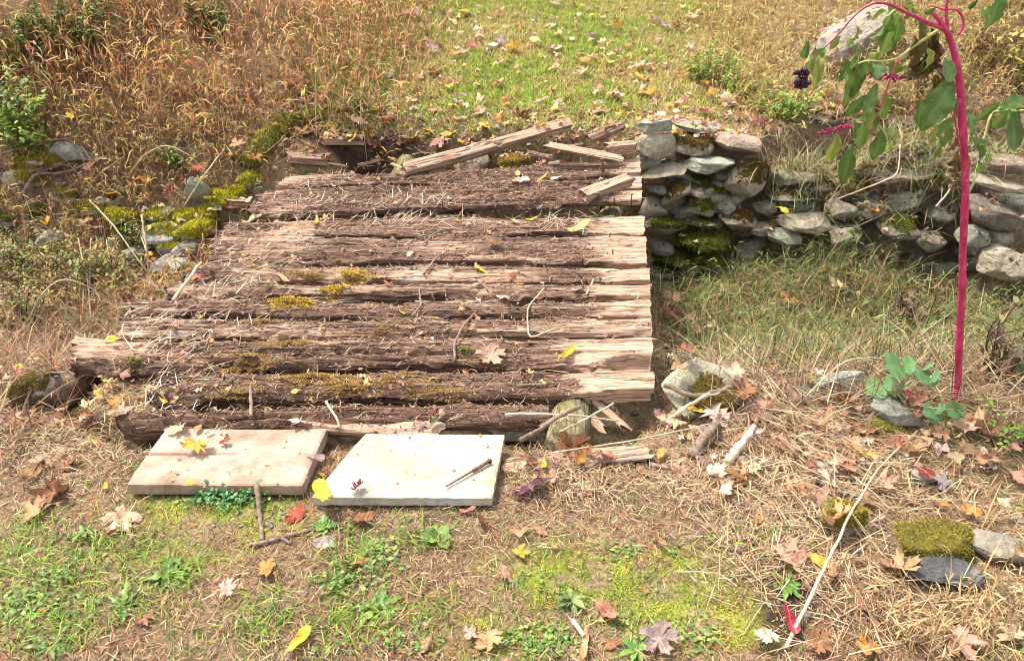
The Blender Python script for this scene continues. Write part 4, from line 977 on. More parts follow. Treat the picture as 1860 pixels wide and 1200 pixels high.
pos = on_deck(16000, rng, lambda X, Y: np.clip(blobs(pl, X, Y), 0, 1) * .5); n = len(pos); pos[:, 2] += rng.uniform(0, .025, n)
blades(acc, pos, rng.uniform(.04, .13, n), rng.uniform(.0018, .0032, n), rng.normal(.9, .9, n), rng.normal(.1, .25, n), rng.normal(.1, .25, n), pick([(.55, .42, .27), (.46, .33, .20), (.60, .50, .36), (.34, .22, .14)], n, .2, rng))
pos = on_deck(30000, rng, lambda X, Y: .30 * np.exp(-((X - (-1.75 + SKEW * (Y - 2.4)) - .42) / .17) ** 2) * (.4 + fbm(X * 5, Y * 5, seed=160))); n = len(pos); pos[:, 2] += rng.uniform(0, .03, n)
blades(acc, pos, rng.uniform(.03, .13, n), rng.uniform(.0018, .0036, n), rng.normal(.95, .8, n), rng.normal(.06, .16, n), rng.normal(.1, .25, n), pick([(.50, .38, .24), (.38, .25, .15), (.26, .15, .09), (.15, .085, .055), (.58, .47, .32)], n, .2, rng))
stuff('deck_straw', acc, M_STRAW, 'dry needles and straw scattered over the rotten deck', 'straw')
acc = Acc()
IC1 = ico(1)
def crumbs(acc, pos, size, cols, rng, flat=.6):
    n = len(pos); Vt, Tt = IC1; m = len(Vt)
    sc = size[:, None, None] * (Vt[None] * (1 + .35 * rng.standard_normal((n, m, 1)))) * np.array([2.2, .8, flat])
    a = rng.uniform(0, 6.283, n) * .5; ca, sa = np.cos(a)[:, None], np.sin(a)[:, None]
    Vr = np.stack([sc[..., 0] * ca - sc[..., 1] * sa, sc[..., 0] * sa + sc[..., 1] * ca, sc[..., 2]], -1) + pos[:, None]
    acc.add(Vr.reshape(-1, 3), None, (Tt[None] + (np.arange(n) * m)[:, None, None]).reshape(-1, 3), np.repeat(cols, m, 0))
IC0 = (np.array([(0, 0, 1), (1, 0, 0), (0, 1, 0), (-1, 0, 0), (0, -1, 0), (0, 0, -1)], float), np.array([(0, 1, 2), (0, 2, 3), (0, 3, 4), (0, 4, 1), (5, 2, 1), (5, 3, 2), (5, 4, 3), (5, 1, 4)]))
IC1 = IC0
hum = lambda X, Y: np.clip(rd(X, Y) * .5 + .9 * sst(3.7, 4.05, Y) * sst(.5, .1, X - SKEW * (Y - 2.3) * 0) * sst(.25, .5, X + 1.72 - SKEW * (Y - 2.5)), 0, 1)
pos = on_deck(30000, rng, lambda X, Y: hum(X, Y) * (rotfun(X, Y) > .48)); n = len(pos)
crumbs(acc, pos + np.array([0, 0, .002]), rng.uniform(.0012, .0055, n), pick([(.12, .065, .045), (.075, .042, .032), (.19, .105, .065), (.26, .155, .095), (.33, .21, .135)], n, .2, rng), rng)
pos, rng = scatter(9000, -1.6, .8, 4.8, 5.5, lambda X, Y: np.clip(blobs([(690, 275, 80, 30), (860, 290, 160, 30)], X, Y), 0, 1), 1.3, 133, solid=False)
pos[:, 2] = sz(pos[:, 0], pos[:, 1]); n = len(pos)
crumbs(acc, pos, rng.uniform(.004, .014, n), pick([(.08, .045, .035), (.06, .035, .03), (.13, .075, .05)], n, .2, rng), rng)
stuff('wood_crumbs', acc, M_CRUMB, 'dark brown crumbs of rotted wood on and behind the deck', 'debris')
acc = Acc()
rng = np.random.default_rng(150)
pos = on_deck(6500, rng, lambda X, Y: np.clip(.12 + .7 * rotfun(X, Y), .06, 1), True); n = len(pos); rr = np.clip(rotfun(pos[:, 0], pos[:, 1]) + rng.normal(0, .22, n), 0, 1)[:, None]
pos[:, 2] += rng.uniform(-.003, .004, n)
lc = pick([(.50, .335, .225), (.42, .26, .165), (.56, .40, .28), (.46, .35, .26)], n, .15, rng); dc = pick([(.17, .09, .06), (.09, .05, .035), (.25, .145, .09), (.13, .085, .075)], n, .2, rng)
blades(acc, pos, rng.uniform(.02, .11, n) * rng.uniform(.5, 1.3, n), rng.uniform(.002, .008, n), np.where(rng.random(n) < .5, 0, math.pi) + rng.normal(0, .10, n), rng.normal(.03, .06, n), rng.normal(.03, .06, n), lc * (1 - rr) + dc * rr, roll=rng.normal(0, .5, n), seg=3)
stuff('wood_fibres', acc, M_CRUMB, 'loose splinters and fibres of rotten wood lying along the deck planks', 'debris')
# cushions of ochre moss growing on the planks
def deck_moss(px, py, rx, ry, n, hgt, col, seed):
    rng = np.random.default_rng(seed); c = at_s(px, py); z = depth(c); RX = rx * z / F; RYm = ry * z / F / math.sin(P + .05)
    a = rng.uniform(0, 6.283, n); r = np.abs(rng.normal(0, .62, n)) * (1 + .35 * (fbm(np.cos(a) * 2 + seed, np.sin(a) * 2, seed=seed) - .5) * 2)
    X = c[0] + np.cos(a) * r * RX; Y = c[1] + np.sin(a) * r * RYm
    z_ = np.maximum(sz(X, Y), c[2] - .02) + hgt * .7 * np.clip(1 - r * r, 0, 1)
    kk = (fbm(X * 40, Y * 60, seed=seed + 3, oct=3) > .40 + .16 * np.clip(r, 0, 1.5)) & (sz(X, Y) > -.10); X, Y, z_, a, r = X[kk], Y[kk], z_[kk], a[kk], r[kk]; n = len(X)
    acc = Acc(); cc = pick([col, tuple(x * 1.4 for x in col), tuple(x * .6 for x in col)], n, .2, rng)
    blades(acc, np.stack([X, Y, z_], 1), hgt * rng.uniform(.5, 1.2, n), hgt * .28, a + rng.normal(0, .8, n), rng.uniform(.1, 1.5, n), rng.uniform(0, .8, n), cc * .75, tipcol=cc * 1.2)
    o = obj('moss_cushion', acc.mesh('moss_cushion', M_MOSS), bridge); o['kind'] = 'stuff'
OC = (.46, .30, .05); OB = (.36, .225, .07)
for k, a in enumerate([(526, 555, 40, 14, 4200, .016, OC), (612, 549, 30, 12, 3000, .016, OC), (640, 512, 42, 16, 4000, .012, OC), (560, 503, 50, 12, 3000, .010, OB), (450, 678, 90, 16, 5000, .009, OB), (570, 685, 100, 18, 6000, .009, OB), (720, 690, 110, 16, 5000, .008, OB), (630, 715, 60, 16, 4000, .011, OB), (530, 625, 80, 12, 3500, .008, OB), (420, 720, 110, 14, 3500, .008, OB), (800, 720, 90, 12, 2500, .007, OB), (690, 600, 110, 14, 2600, .007, OB), (480, 585, 60, 10, 2200, .008, OB), (250, 690, 24, 10, 700, .012, (.20, .17, .05)), (490, 525, 12, 6, 400, .010, (.20, .20, .05)), (840, 640, 16, 8, 500, .010, (.17, .19, .03))]):
    deck_moss(*a, 140 + k)

# ------------------------------------------------------------------ fallen leaves
HALF = [(0, 1.0), (.06, .84), (.17, .80), (.13, .66), (.15, .52), (.27, .60), (.37, .73), (.44, .62), (.62, .64), (.54, .50), (.60, .40), (.44, .29), (.33, .19), (.48, .15), (.55, .03), (.41, .0), (.35, -.11), (.17, -.06), (.03, -.04)]
MAPLE = np.array(HALF + [(-x, y) for x, y in HALF[::-1] if x > 0]) * .8 - np.array([0, .32])
def oval_outline(asp=.42, n=22, pw=1.0):
    t = np.linspace(0, 2 * math.pi, n, endpoint=False)
    y = .5 * np.cos(t); x = asp * .5 * np.sin(t) * (1 + .25 * np.cos(t)) ** pw
    return np.stack([x, y], 1)
def leaf_mesh(kind, seed, curl):
    rng = np.random.default_rng(seed)
    out = MAPLE if kind == 'maple' else oval_outline(.44 if kind == 'oval' else .24, 22)
    out = out * (1 + .09 * rng.standard_normal((len(out), 1)))
    if seed % 3 == 0:                                            # a torn edge
        a0 = rng.uniform(0, 6.283); out = out * (1 - .45 * np.exp(-((np.arctan2(np.sin(np.arctan2(out[:, 0], out[:, 1]) - a0), np.cos(np.arctan2(out[:, 0], out[:, 1]) - a0))) / .35) ** 2))[:, None]
    rings = [1, .72, .45, .2]; n = len(out)
    V = np.concatenate([np.concatenate([out * r, np.zeros((n, 1))], 1) for r in rings] + [np.zeros((1, 3))])
    i = np.arange(n); j = (i + 1) % n
    Q = np.concatenate([np.stack([k * n + i, k * n + j, (k + 1) * n + j, (k + 1) * n + i], 1) for k in range(len(rings) - 1)])
    T = np.stack([3 * n + i, 3 * n + j, np.full(n, 4 * n)], 1)
    x, y = V[:, 0].copy(), V[:, 1].copy()
    o = rng.random(2) * 30
    V[:, 2] = .42 * (fbm(x * 3 + o[0], y * 3 + o[1], seed=seed, oct=2) - .5) + .5 * curl * (.5 * x * x + .25 * y * y) * 2
    if curl > .5:                                                # rolled up along an oblique axis
        a = rng.uniform(0, 3.14); ax = x * math.cos(a) + y * math.sin(a); ay = -x * math.sin(a) + y * math.cos(a)
        th = ax * 2.6 * curl; rr = 1 / (2.6 * curl)
        nx = rr * np.sin(th); nz = rr * (1 - np.cos(th)) * .9
        V[:, 0] = nx * math.cos(a) - ay * math.sin(a); V[:, 1] = nx * math.sin(a) + ay * math.cos(a); V[:, 2] += nz
    else:
        V[:, 2] += .30 * np.abs(x) * rng.uniform(-.3, .9)
    vein = np.concatenate([np.clip(1 - np.abs(out[:, 0]) / .05, 0, 1)] * 4 + [np.ones(1)])
    # stalk
    sx, sy = (0, -.36) if kind == 'maple' else (0, -.5)
    k0 = len(V); L = .34 if kind == 'maple' else .14; w = .012
    SV = np.array([(sx - w, sy + .03, .0), (sx + w, sy + .03, .0), (sx + w + .04, sy - L * .5, .03), (sx - w + .04, sy - L * .5, .03), (sx + .1, sy - L, .05)])
    SV[:, 2] += V[np.argmin(np.hypot(x - sx, y - sy)), 2]
    V = np.concatenate([V, SV]); Q = np.concatenate([Q, [[k0, k0 + 1, k0 + 2, k0 + 3]]]); T = np.concatenate([T, [[k0 + 3, k0 + 2, k0 + 4]]])
    V[:, 2] -= np.percentile(V[:, 2], 12)
    rim = np.concatenate([np.full(n, e) for e in (1, .55, .15, 0)] + [np.zeros(6)])
    me = mesh_np('leaf', V, [Q, T], None, M_LEAF, True, {'vein': np.concatenate([vein, np.ones(5)]), 'rim': rim})
    return me
LEAVES = {(k, c): [leaf_mesh(k, 900 + 10 * i + 97 * j + hash_, cv) for i in range(4)] for j, k in enumerate(('maple', 'oval', 'narrow')) for hash_, (c, cv) in enumerate((('flat', .12), ('cup', .42), ('curled', .85)))}
PAL = {'pale tan': (.62, .44, .28), 'tan': (.52, .31, .16), 'brown': (.26, .12, .06), 'rust brown': (.36, .165, .075), 'orange': (.58, .27, .07), 'yellow': (.74, .52, .05), 'bright yellow': (.74, .58, .04), 'pale yellow': (.74, .60, .22), 'golden': (.66, .38, .05),
       'red': (.44, .09, .05), 'dark red': (.20, .03, .03), 'reddish brown': (.38, .165, .11), 'pink tan': (.56, .31, .22), 'pale pink': (.66, .48, .40), 'mauve grey': (.38, .28, .26), 'purple': (.13, .045, .07), 'crimson': (.42, .03, .06), 'pale': (.72, .58, .42)}
leaf_list = []
def add_leaf(px, py, size, colname, shape='maple', curl='flat', place=None, tilt=None, lift=.008, real=None, world=None):
    if curl == 'flat' and random.random() < .35: curl = 'cup'
    p = world if world is not None else at_s(px, py)
    z = depth(p); s = real if real else size * z / F
    o = bpy.data.objects.new('fallen_leaf', random.choice(LEAVES[(shape, curl)])); COL.objects.link(o)
    yaw = random.uniform(0, 6.283)
    tx, ty = (random.gauss(0, .22), random.gauss(0, .22)) if tilt is None else tilt
    o.rotation_euler = (tx, ty, yaw); o.scale = (s, s, s * random.uniform(.8, 1.2)); o.location = (p[0], p[1], p[2] + lift)
    c = PAL[colname]; f = random.uniform(.85, 1.12); o.color = (min(.9, c[0] * f), min(.9, c[1] * f * random.uniform(.95, 1.05)), c[2] * f, 1)
    leaf_list.append((o, colname, shape, curl, px, py, place, s))
    return o
HAND = [
 # foreground, left
 (105, 905, 78, 'brown', 'maple', 'curled'), (75, 937, 58, 'tan', 'maple', 'flat'), (222, 955, 68, 'pale tan', 'maple', 'flat'), (205, 970, 32, 'reddish brown', 'oval', 'flat'), (90, 842, 58, 'pale tan', 'maple', 'cup'), (122, 850, 44, 'brown', 'maple', 'cup'), (175, 808, 42, 'golden', 'maple', 'cup'), (195, 890, 18, 'yellow', 'oval', 'cup'), (88, 1115, 22, 'orange', 'oval', 'flat'), (265, 1132, 40, 'reddish brown', 'maple', 'curled'), (418, 1076, 40, 'pale pink', 'maple', 'flat'), (490, 1040, 44, 'orange', 'maple', 'flat'), (303, 1096, 32, 'tan', 'narrow', 'flat'), (545, 1178, 60, 'bright yellow', 'oval', 'cup'), (590, 925, 66, 'bright yellow', 'oval', 'cup'), (540, 944, 46, 'red', 'maple', 'flat'), (350, 892, 26, 'golden', 'oval', 'cup'), (35, 1165, 30, 'brown', 'oval', 'cup'), (160, 775, 46, 'brown', 'maple', 'curled'), (135, 780, 38, 'reddish brown', 'maple', 'cup'), (215, 757, 44, 'pale tan', 'maple', 'flat'), (30, 770, 50, 'pink tan', 'maple', 'cup'), (60, 872, 40, 'tan', 'maple', 'curled'), (240, 985, 34, 'mauve grey', 'narrow', 'flat'),
 # on the tan board and the white board
 (360, 817, 54, 'golden', 'maple', 'cup'), (410, 811, 22, 'red', 'maple', 'flat'), (325, 788, 40, 'pale tan', 'maple', 'cup'), (361, 786, 24, 'orange', 'oval', 'cup'), (382, 791, 17, 'mauve grey', 'oval', 'cup'), (545, 777, 42, 'pale pink', 'maple', 'cup'), (578, 858, 44, 'mauve grey', 'narrow', 'curled'), (600, 838, 30, 'brown', 'narrow', 'curled'), (585, 868, 22, 'orange', 'oval', 'flat'),
 # foreground, middle
 (650, 893, 30, 'dark red', 'maple', 'curled'), (658, 954, 54, 'rust brown', 'maple', 'cup'), (650, 1030, 46, 'rust brown', 'narrow', 'curled'), (848, 934, 42, 'reddish brown', 'narrow', 'curled'), (876, 962, 36, 'brown', 'maple', 'curled'), (965, 893, 76, 'purple', 'maple', 'cup'), (988, 858, 42, 'yellow', 'narrow', 'flat'), (938, 866, 44, 'pale tan', 'narrow', 'cup'), (1003, 880, 38, 'pink tan', 'maple', 'cup'), (1057, 894, 40, 'pale tan', 'maple', 'flat'), (1042, 822, 70, 'rust brown', 'maple', 'curled'), (1056, 843, 40, 'orange', 'oval', 'curled'), (1095, 836, 40, 'reddish brown', 'maple', 'cup'), (1200, 835, 36, 'orange', 'oval', 'cup'), (945, 975, 36, 'tan', 'maple', 'flat'), (980, 972, 32, 'tan', 'oval', 'flat'), (946, 1010, 38, 'golden', 'maple', 'flat'), (916, 1050, 40, 'pink tan', 'maple', 'cup'), (850, 1157, 38, 'pale pink', 'maple', 'flat'), (890, 1176, 56, 'tan', 'maple', 'cup'), (775, 1182, 40, 'pink tan', 'narrow', 'curled'), (1105, 1122, 62, 'reddish brown', 'oval', 'curled'), (1062, 1178, 64, 'tan', 'narrow', 'curled'), (1112, 1176, 42, 'rust brown', 'oval', 'cup'), (1196, 1180, 76, 'mauve grey', 'maple', 'cup'), (1190, 995, 50, 'rust brown', 'narrow', 'curled'), (960, 845, 40, 'brown', 'oval', 'curled'), (1230, 870, 36, 'pink tan', 'maple', 'cup'), (1165, 862, 30, 'tan', 'oval', 'curled'),
 # foreground, right
 (1510, 970, 62, 'tan', 'maple', 'curled'), (1372, 958, 38, 'orange', 'oval', 'cup'), (1428, 1026, 70, 'pink tan', 'maple', 'flat'), (1483, 1034, 48, 'golden', 'oval', 'cup'), (1508, 1058, 36, 'tan', 'oval', 'curled'), (1430, 1142, 54, 'crimson', 'oval', 'cup'), (1386, 1176, 50, 'pale', 'maple', 'flat'), (1628, 1046, 74, 'tan', 'maple', 'curled'), (1700, 926, 34, 'orange', 'oval', 'cup'), (1755, 946, 38, 'orange', 'maple', 'cup'), (1480, 872, 62, 'reddish brown', 'maple', 'cup'), (1535, 870, 44, 'reddish brown', 'maple', 'flat'), (1572, 842, 42, 'bright yellow', 'narrow', 'flat'), (1604, 888, 54, 'pink tan', 'maple', 'cup'), (1672, 888, 44, 'dark red', 'oval', 'cup'), (1540, 825, 48, 'tan', 'maple', 'cup'), (1852, 957, 30, 'red', 'oval', 'cup'), (1738, 1188, 78, 'pink tan', 'maple', 'cup'), (1570, 1192, 46, 'orange', 'maple', 'cup'), (1845, 1022, 46, 'tan', 'maple', 'curled'), (1480, 1186, 52, 'rust brown', 'maple', 'cup'), (1645, 832, 50, 'tan', 'maple', 'curled'), (1830, 1165, 50, 'pale tan', 'maple', 'cup'), (1590, 960, 34, 'mauve grey', 'narrow', 'curled'), (1560, 1110, 40, 'brown', 'narrow', 'curled'), (1300, 870, 36, 'pale tan', 'maple', 'cup'), (1430, 905, 36, 'tan', 'oval', 'curled'), (1790, 850, 48, 'tan', 'maple', 'cup'), (1835, 880, 40, 'pink tan', 'maple', 'curled'), (1730, 870, 40, 'brown', 'maple', 'curled'),
 # right bank and ditch
 (1430, 556, 40, 'orange', 'maple', 'cup'), (1487, 630, 42, 'tan', 'maple', 'curled'), (1515, 530, 40, 'pale tan', 'maple', 'cup'), (1312, 538, 42, 'pale tan', 'maple', 'flat'), (1275, 610, 60, 'pale tan', 'maple', 'cup'), (1258, 594, 48, 'pink tan', 'maple', 'cup'), (1417, 405, 26, 'yellow', 'oval', 'flat'), (1342, 742, 52, 'rust brown', 'maple', 'curled'), (1372, 762, 66, 'pink tan', 'maple', 'cup'), (1525, 752, 60, 'rust brown', 'maple', 'curled'), (1492, 785, 62, 'tan', 'maple', 'curled'), (1562, 795, 58, 'rust brown', 'maple', 'cup'), (1742, 785, 70, 'pale tan', 'maple', 'cup'), (1790, 795, 56, 'brown', 'maple', 'curled'), (1640, 735, 32, 'dark red', 'oval', 'cup'), (1582, 410, 32, 'orange', 'oval', 'curled'), (1258, 772, 32, 'golden', 'oval', 'cup'), (1210, 780, 50, 'pale tan', 'maple', 'cup'), (1300, 775, 60, 'pale pink', 'maple', 'cup'), (1230, 690, 40, 'tan', 'maple', 'curled'), (1215, 580, 40, 'reddish brown', 'maple', 'cup'), (1245, 660, 36, 'brown', 'maple', 'curled'), (1330, 700, 40, 'pale tan', 'maple', 'cup'), (1440, 790, 44, 'rust brown', 'maple', 'curled'), (1620, 820, 52, 'reddish brown', 'maple', 'cup'), (1570, 580, 30, 'tan', 'oval', 'curled'), (1700, 800, 44, 'tan', 'maple', 'cup'), (1830, 820, 50, 'pink tan', 'maple', 'cup'), (1285, 560, 34, 'golden', 'oval', 'flat'), (1220, 560, 44, 'pink tan', 'maple', 'flat'), (1390, 690, 34, 'tan', 'oval', 'curled'),
 # on the deck
 (1030, 650, 56, 'bright yellow', 'narrow', 'cup'), (1053, 418, 44, 'pale yellow', 'oval', 'cup'), (875, 495, 30, 'bright yellow', 'narrow', 'flat'), (914, 549, 34, 'pale pink', 'maple', 'flat'), (893, 652, 60, 'pale tan', 'maple', 'cup'), (930, 505, 36, 'red', 'narrow', 'cup'), (732, 572, 22, 'yellow', 'narrow', 'cup'), (575, 411, 38, 'golden', 'narrow', 'cup'), (185, 602, 56, 'golden', 'narrow', 'curled'), (208, 620, 28, 'yellow', 'oval', 'cup'), (540, 718, 20, 'pale yellow', 'oval', 'flat'), (935, 406, 24, 'pale yellow', 'oval', 'flat'), (966, 402, 24, 'yellow', 'oval', 'flat'), (948, 333, 32, 'pale', 'maple', 'cup'), (985, 326, 30, 'golden', 'narrow', 'flat'), (1010, 328, 22, 'pale', 'oval', 'cup'), (932, 333, 18, 'orange', 'oval', 'flat'), (902, 447, 34, 'tan', 'maple', 'curled'), (1048, 530, 24, 'pale pink', 'oval', 'flat'), (868, 524, 22, 'mauve grey', 'oval', 'cup'), (470, 430, 34, 'pale tan', 'maple', 'cup'), (354, 509, 26, 'orange', 'oval', 'cup'), (362, 506, 20, 'red', 'oval', 'flat'), (428, 413, 24, 'dark red', 'maple', 'cup'), (384, 460, 28, 'dark red', 'maple', 'curled'), (410, 468, 26, 'reddish brown', 'oval', 'curled'), (512, 507, 40, 'tan', 'narrow', 'cup'), (855, 605, 30, 'tan', 'narrow', 'flat'), (745, 465, 24, 'pale', 'oval', 'cup'), (866, 490, 24, 'pale pink', 'oval', 'cup'), (705, 520, 22, 'rust brown', 'oval', 'cup'), (560, 485, 30, 'pale tan', 'narrow', 'cup'), (455, 395, 26, 'pale tan', 'maple', 'cup'), (395, 412, 26, 'pale tan', 'maple', 'flat'), (300, 735, 30, 'yellow', 'narrow', 'curled'), (940, 318, 22, 'pale yellow', 'oval', 'flat'), (790, 755, 30, 'dark red', 'narrow', 'curled'),
 # behind the deck
 (778, 246, 28, 'bright yellow', 'oval', 'cup'), (684, 208, 32, 'yellow', 'maple', 'cup'), (880, 238, 26, 'bright yellow', 'oval', 'cup'), (815, 252, 30, 'yellow', 'oval', 'flat'), (745, 262, 40, 'pale tan', 'maple', 'cup'), (800, 265, 40, 'pink tan', 'maple', 'cup'), (770, 280, 44, 'pale tan', 'narrow', 'curled'), (645, 288, 34, 'yellow', 'narrow', 'curled'), (948, 215, 30, 'dark red', 'maple', 'curled'), (680, 273, 22, 'red', 'oval', 'flat'), (1008, 203, 36, 'pale yellow', 'oval', 'flat'), (720, 298, 36, 'golden', 'narrow', 'flat'), (650, 230, 36, 'pale pink', 'maple', 'cup'), (750, 190, 30, 'pale', 'maple', 'cup'), (1175, 178, 36, 'golden', 'maple', 'cup'), (1120, 183, 34, 'pale tan', 'maple', 'flat'), (1320, 195, 40, 'pale tan', 'maple', 'cup'), (1290, 182, 32, 'orange', 'maple', 'cup'), (1365, 192, 20, 'mauve grey', 'oval', 'flat'), (1340, 225, 32, 'tan', 'maple', 'cup'), (1280, 215, 36, 'reddish brown', 'maple', 'cup'), (1230, 200, 30, 'pink tan', 'maple', 'cup'), (1380, 235, 28, 'dark red', 'oval', 'cup'), (1000, 172, 20, 'yellow', 'oval', 'flat'), (560, 250, 34, 'pink tan', 'maple', 'cup'), (590, 285, 24, 'orange', 'oval', 'cup'), (550, 245, 30, 'orange', 'maple', 'cup'), (620, 205, 30, 'pale tan', 'maple', 'cup'), (985, 190, 26, 'pale', 'oval', 'cup'), (870, 215, 30, 'pale tan', 'maple', 'cup'), (700, 225, 30, 'pink tan', 'maple', 'flat'), (1090, 210, 28, 'tan', 'maple', 'cup'), (905, 225, 26, 'orange', 'oval', 'cup'), (835, 225, 28, 'pale tan', 'maple', 'cup'), (1140, 205, 26, 'dark red', 'oval', 'cup'),
 # left bank
 (270, 357, 40, 'orange', 'maple', 'cup'), (175, 327, 34, 'reddish brown', 'oval', 'cup'), (225, 285, 30, 'pale', 'maple', 'cup'), (365, 245, 46, 'pale yellow', 'maple', 'cup'), (195, 213, 26, 'pale yellow', 'oval', 'cup'), (137, 240, 24, 'bright yellow', 'oval', 'cup'), (165, 430, 30, 'pale tan', 'oval', 'curled'), (178, 442, 28, 'pale tan', 'oval', 'cup'), (65, 432, 22, 'orange', 'oval', 'cup'), (315, 380, 26, 'dark red', 'maple', 'cup'), (230, 540, 32, 'bright yellow', 'maple', 'curled'), (192, 548, 22, 'pale yellow', 'oval', 'cup'), (75, 340, 34, 'mauve grey', 'maple', 'cup'), (195, 320, 24, 'mauve grey', 'oval', 'cup'), (170, 355, 22, 'yellow', 'oval', 'flat'), (205, 380, 30, 'golden', 'narrow', 'cup'), (375, 378, 26, 'red', 'maple', 'flat'), (385, 390, 24, 'yellow', 'maple', 'cup'), (120, 505, 20, 'yellow', 'oval', 'cup'), (30, 635, 40, 'reddish brown', 'maple', 'cup'), (60, 545, 34, 'tan', 'maple', 'curled'), (310, 300, 24, 'orange', 'oval', 'cup'), (520, 160, 24, 'pale', 'maple', 'cup'), (590, 175, 28, 'golden', 'maple', 'cup'), (440, 300, 30, 'tan', 'maple', 'cup'), (465, 315, 32, 'orange', 'maple', 'flat'), (55, 240, 24, 'tan', 'oval', 'curled')]
for h in HAND: add_leaf(*h, lift=(.03 if h[0] > 1180 else .014) if h[1] > 760 else (.05 if h[0] > 1195 else .10 if h[0] < 480 and h[1] < 480 else .03 if h[1] < 280 else .008))
# leaves strewn over the far lawn and its banks
rng = np.random.default_rng(210)
cn = ['pale tan', 'pale tan', 'tan', 'pale', 'pale pink', 'orange', 'rust brown', 'yellow', 'pale yellow', 'reddish brown', 'golden', 'mauve grey', 'pink tan']
nfar = 300 - len(leaf_list)
while nfar > 0:
    Y = rng.uniform(5.35, 8.3) ; X = rng.uniform(-1.5, 2.6) * (.7 + .06 * Y)
    p = np.array([X, Y, gz(X, Y)]); px, py = to_px(p)
    if not (5 < px < 1450 and 4 < py < 185) or px < 480: continue
    add_leaf(px, py, 0, cn[rng.integers(len(cn))], ['maple', 'maple', 'oval'][rng.integers(3)], ['flat', 'cup', 'cup', 'curled'][rng.integers(4)], real=rng.uniform(.095, .15), world=p, lift=.045)
    nfar -= 1
# labels that single each leaf out
def zone(px, py, o):
    x, y, z = o.location; up = sz(x, y) - gz(x, y)
    if py > 760 and 225 < px < 600 and 772 < py < 885 and up > .02 and px < 596: return 'on the tan board'
    if 560 < px < 918 and 782 < py < 905 and up > .02: return 'on the white board'
    if up > .05 and 300 < py < 770 and 110 < px < 1195:
        return 'on the deck, ' + ('far' if py < 440 else 'middle' if py < 580 else 'near') + ' planks, ' + ('left half' if px < 680 else 'right half')
    if py > 770:
        a = 'left of the boards' if px < 230 and py < 900 else 'below the tan board' if px < 560 else 'below the white board' if px < 900 else 'in straw right of the white board' if px < 1250 and py < 920 else 'in turf at the lower centre' if px < 1280 else 'on the lower right bank' if py > 900 else 'on the litter of the right bank'
        return ('near the bottom edge ' if py > 1120 else '') + a
    if px > 1180 and py > 330: return 'in the ditch right of the bridge' if py < 680 else 'by the rocks right of the bridge'
    if px < 480 and py > 190: return 'among the mossy stones left of the bridge' if py > 290 and py < 470 else 'in the left undergrowth' if py >= 470 else 'in the tall dry grass'
    if py > 180: return 'behind the deck, left part' if px < 760 else 'behind the deck, middle' if px < 1060 else 'above the stone wall'
    return 'on the far lawn, ' + ('left third' if px < 800 else 'middle third' if px < 1100 else 'right third') + (', upper part' if py < 80 else ', lower part')
ORD = ['first', 'second', 'third', 'fourth', 'fifth', 'sixth', 'seventh', 'eighth', 'ninth', 'tenth', 'eleventh', 'twelfth']
from collections import defaultdict
gl = defaultdict(list)
SHN = {'maple': 'maple leaf', 'oval': 'oval leaf', 'narrow': 'narrow leaf'}
CUN = {'flat': 'flat ', 'cup': '', 'curled': 'curled '}
for r in leaf_list: gl[(CUN[r[3]] + r[1] + ' ' + SHN[r[2]], zone(r[4], r[5], r[0]))].append(r)
for (what, where), rs in gl.items():
    rs.sort(key=lambda r: r[4])
    for i, r in enumerate(rs):
        lab = what + ' ' + where if len(rs) == 1 else ('left ' if i == 0 else 'right ' if len(rs) == 2 else 'rightmost ' if i == len(rs) - 1 else ORD[i] + ' from left ') + what + ' ' + where
        if len(rs) > 2 and i == 0: lab = 'leftmost ' + what + ' ' + where
        tag(r[0], lab, 'leaf', 'fallen autumn leaves')
# smaller leaf scraps
acc = Acc()
M10 = MAPLE[::2]; nM = len(M10)
tv = np.concatenate([np.concatenate([M10, np.zeros((nM, 1))], 1), np.zeros((1, 3))]); tt = np.stack([np.arange(nM), (np.arange(nM) + 1) % nM, np.full(nM, nM)], 1)
def scraps(pos, size, cols, rng, tilt=.45):
    n = len(pos); m = len(tv)
    L = tv[None] * size[:, None, None] * (1 + .25 * rng.standard_normal((n, m, 1)))
    L[..., 2] += (rng.normal(0, .5, (n, 1)) * np.abs(L[..., 0]) * 1.2 + rng.normal(0, .12, (n, m)) * size[:, None])
    a = rng.uniform(0, 6.283, n); b = rng.normal(0, tilt, n)
    ca, sa, cb, sb = np.cos(a)[:, None], np.sin(a)[:, None], np.cos(b)[:, None], np.sin(b)[:, None]
    x, y, z = L[..., 0], L[..., 1] * cb - L[..., 2] * sb, L[..., 1] * sb + L[..., 2] * cb
    acc.add((np.stack([x * ca - y * sa, x * sa + y * ca, z], -1) + pos[:, None]).reshape(-1, 3), None, (tt[None] + (np.arange(n) * m)[:, None, None]).reshape(-1, 3), np.repeat(cols, m, 0))
BR = [PAL[k] for k in ('tan', 'brown', 'pale tan', 'rust brown', 'pink tan', 'reddish brown', 'mauve grey')]
FARC = [PAL[k] for k in ('tan', 'pale tan', 'pale', 'rust brown', 'orange', 'pale yellow', 'golden', 'pink tan')]
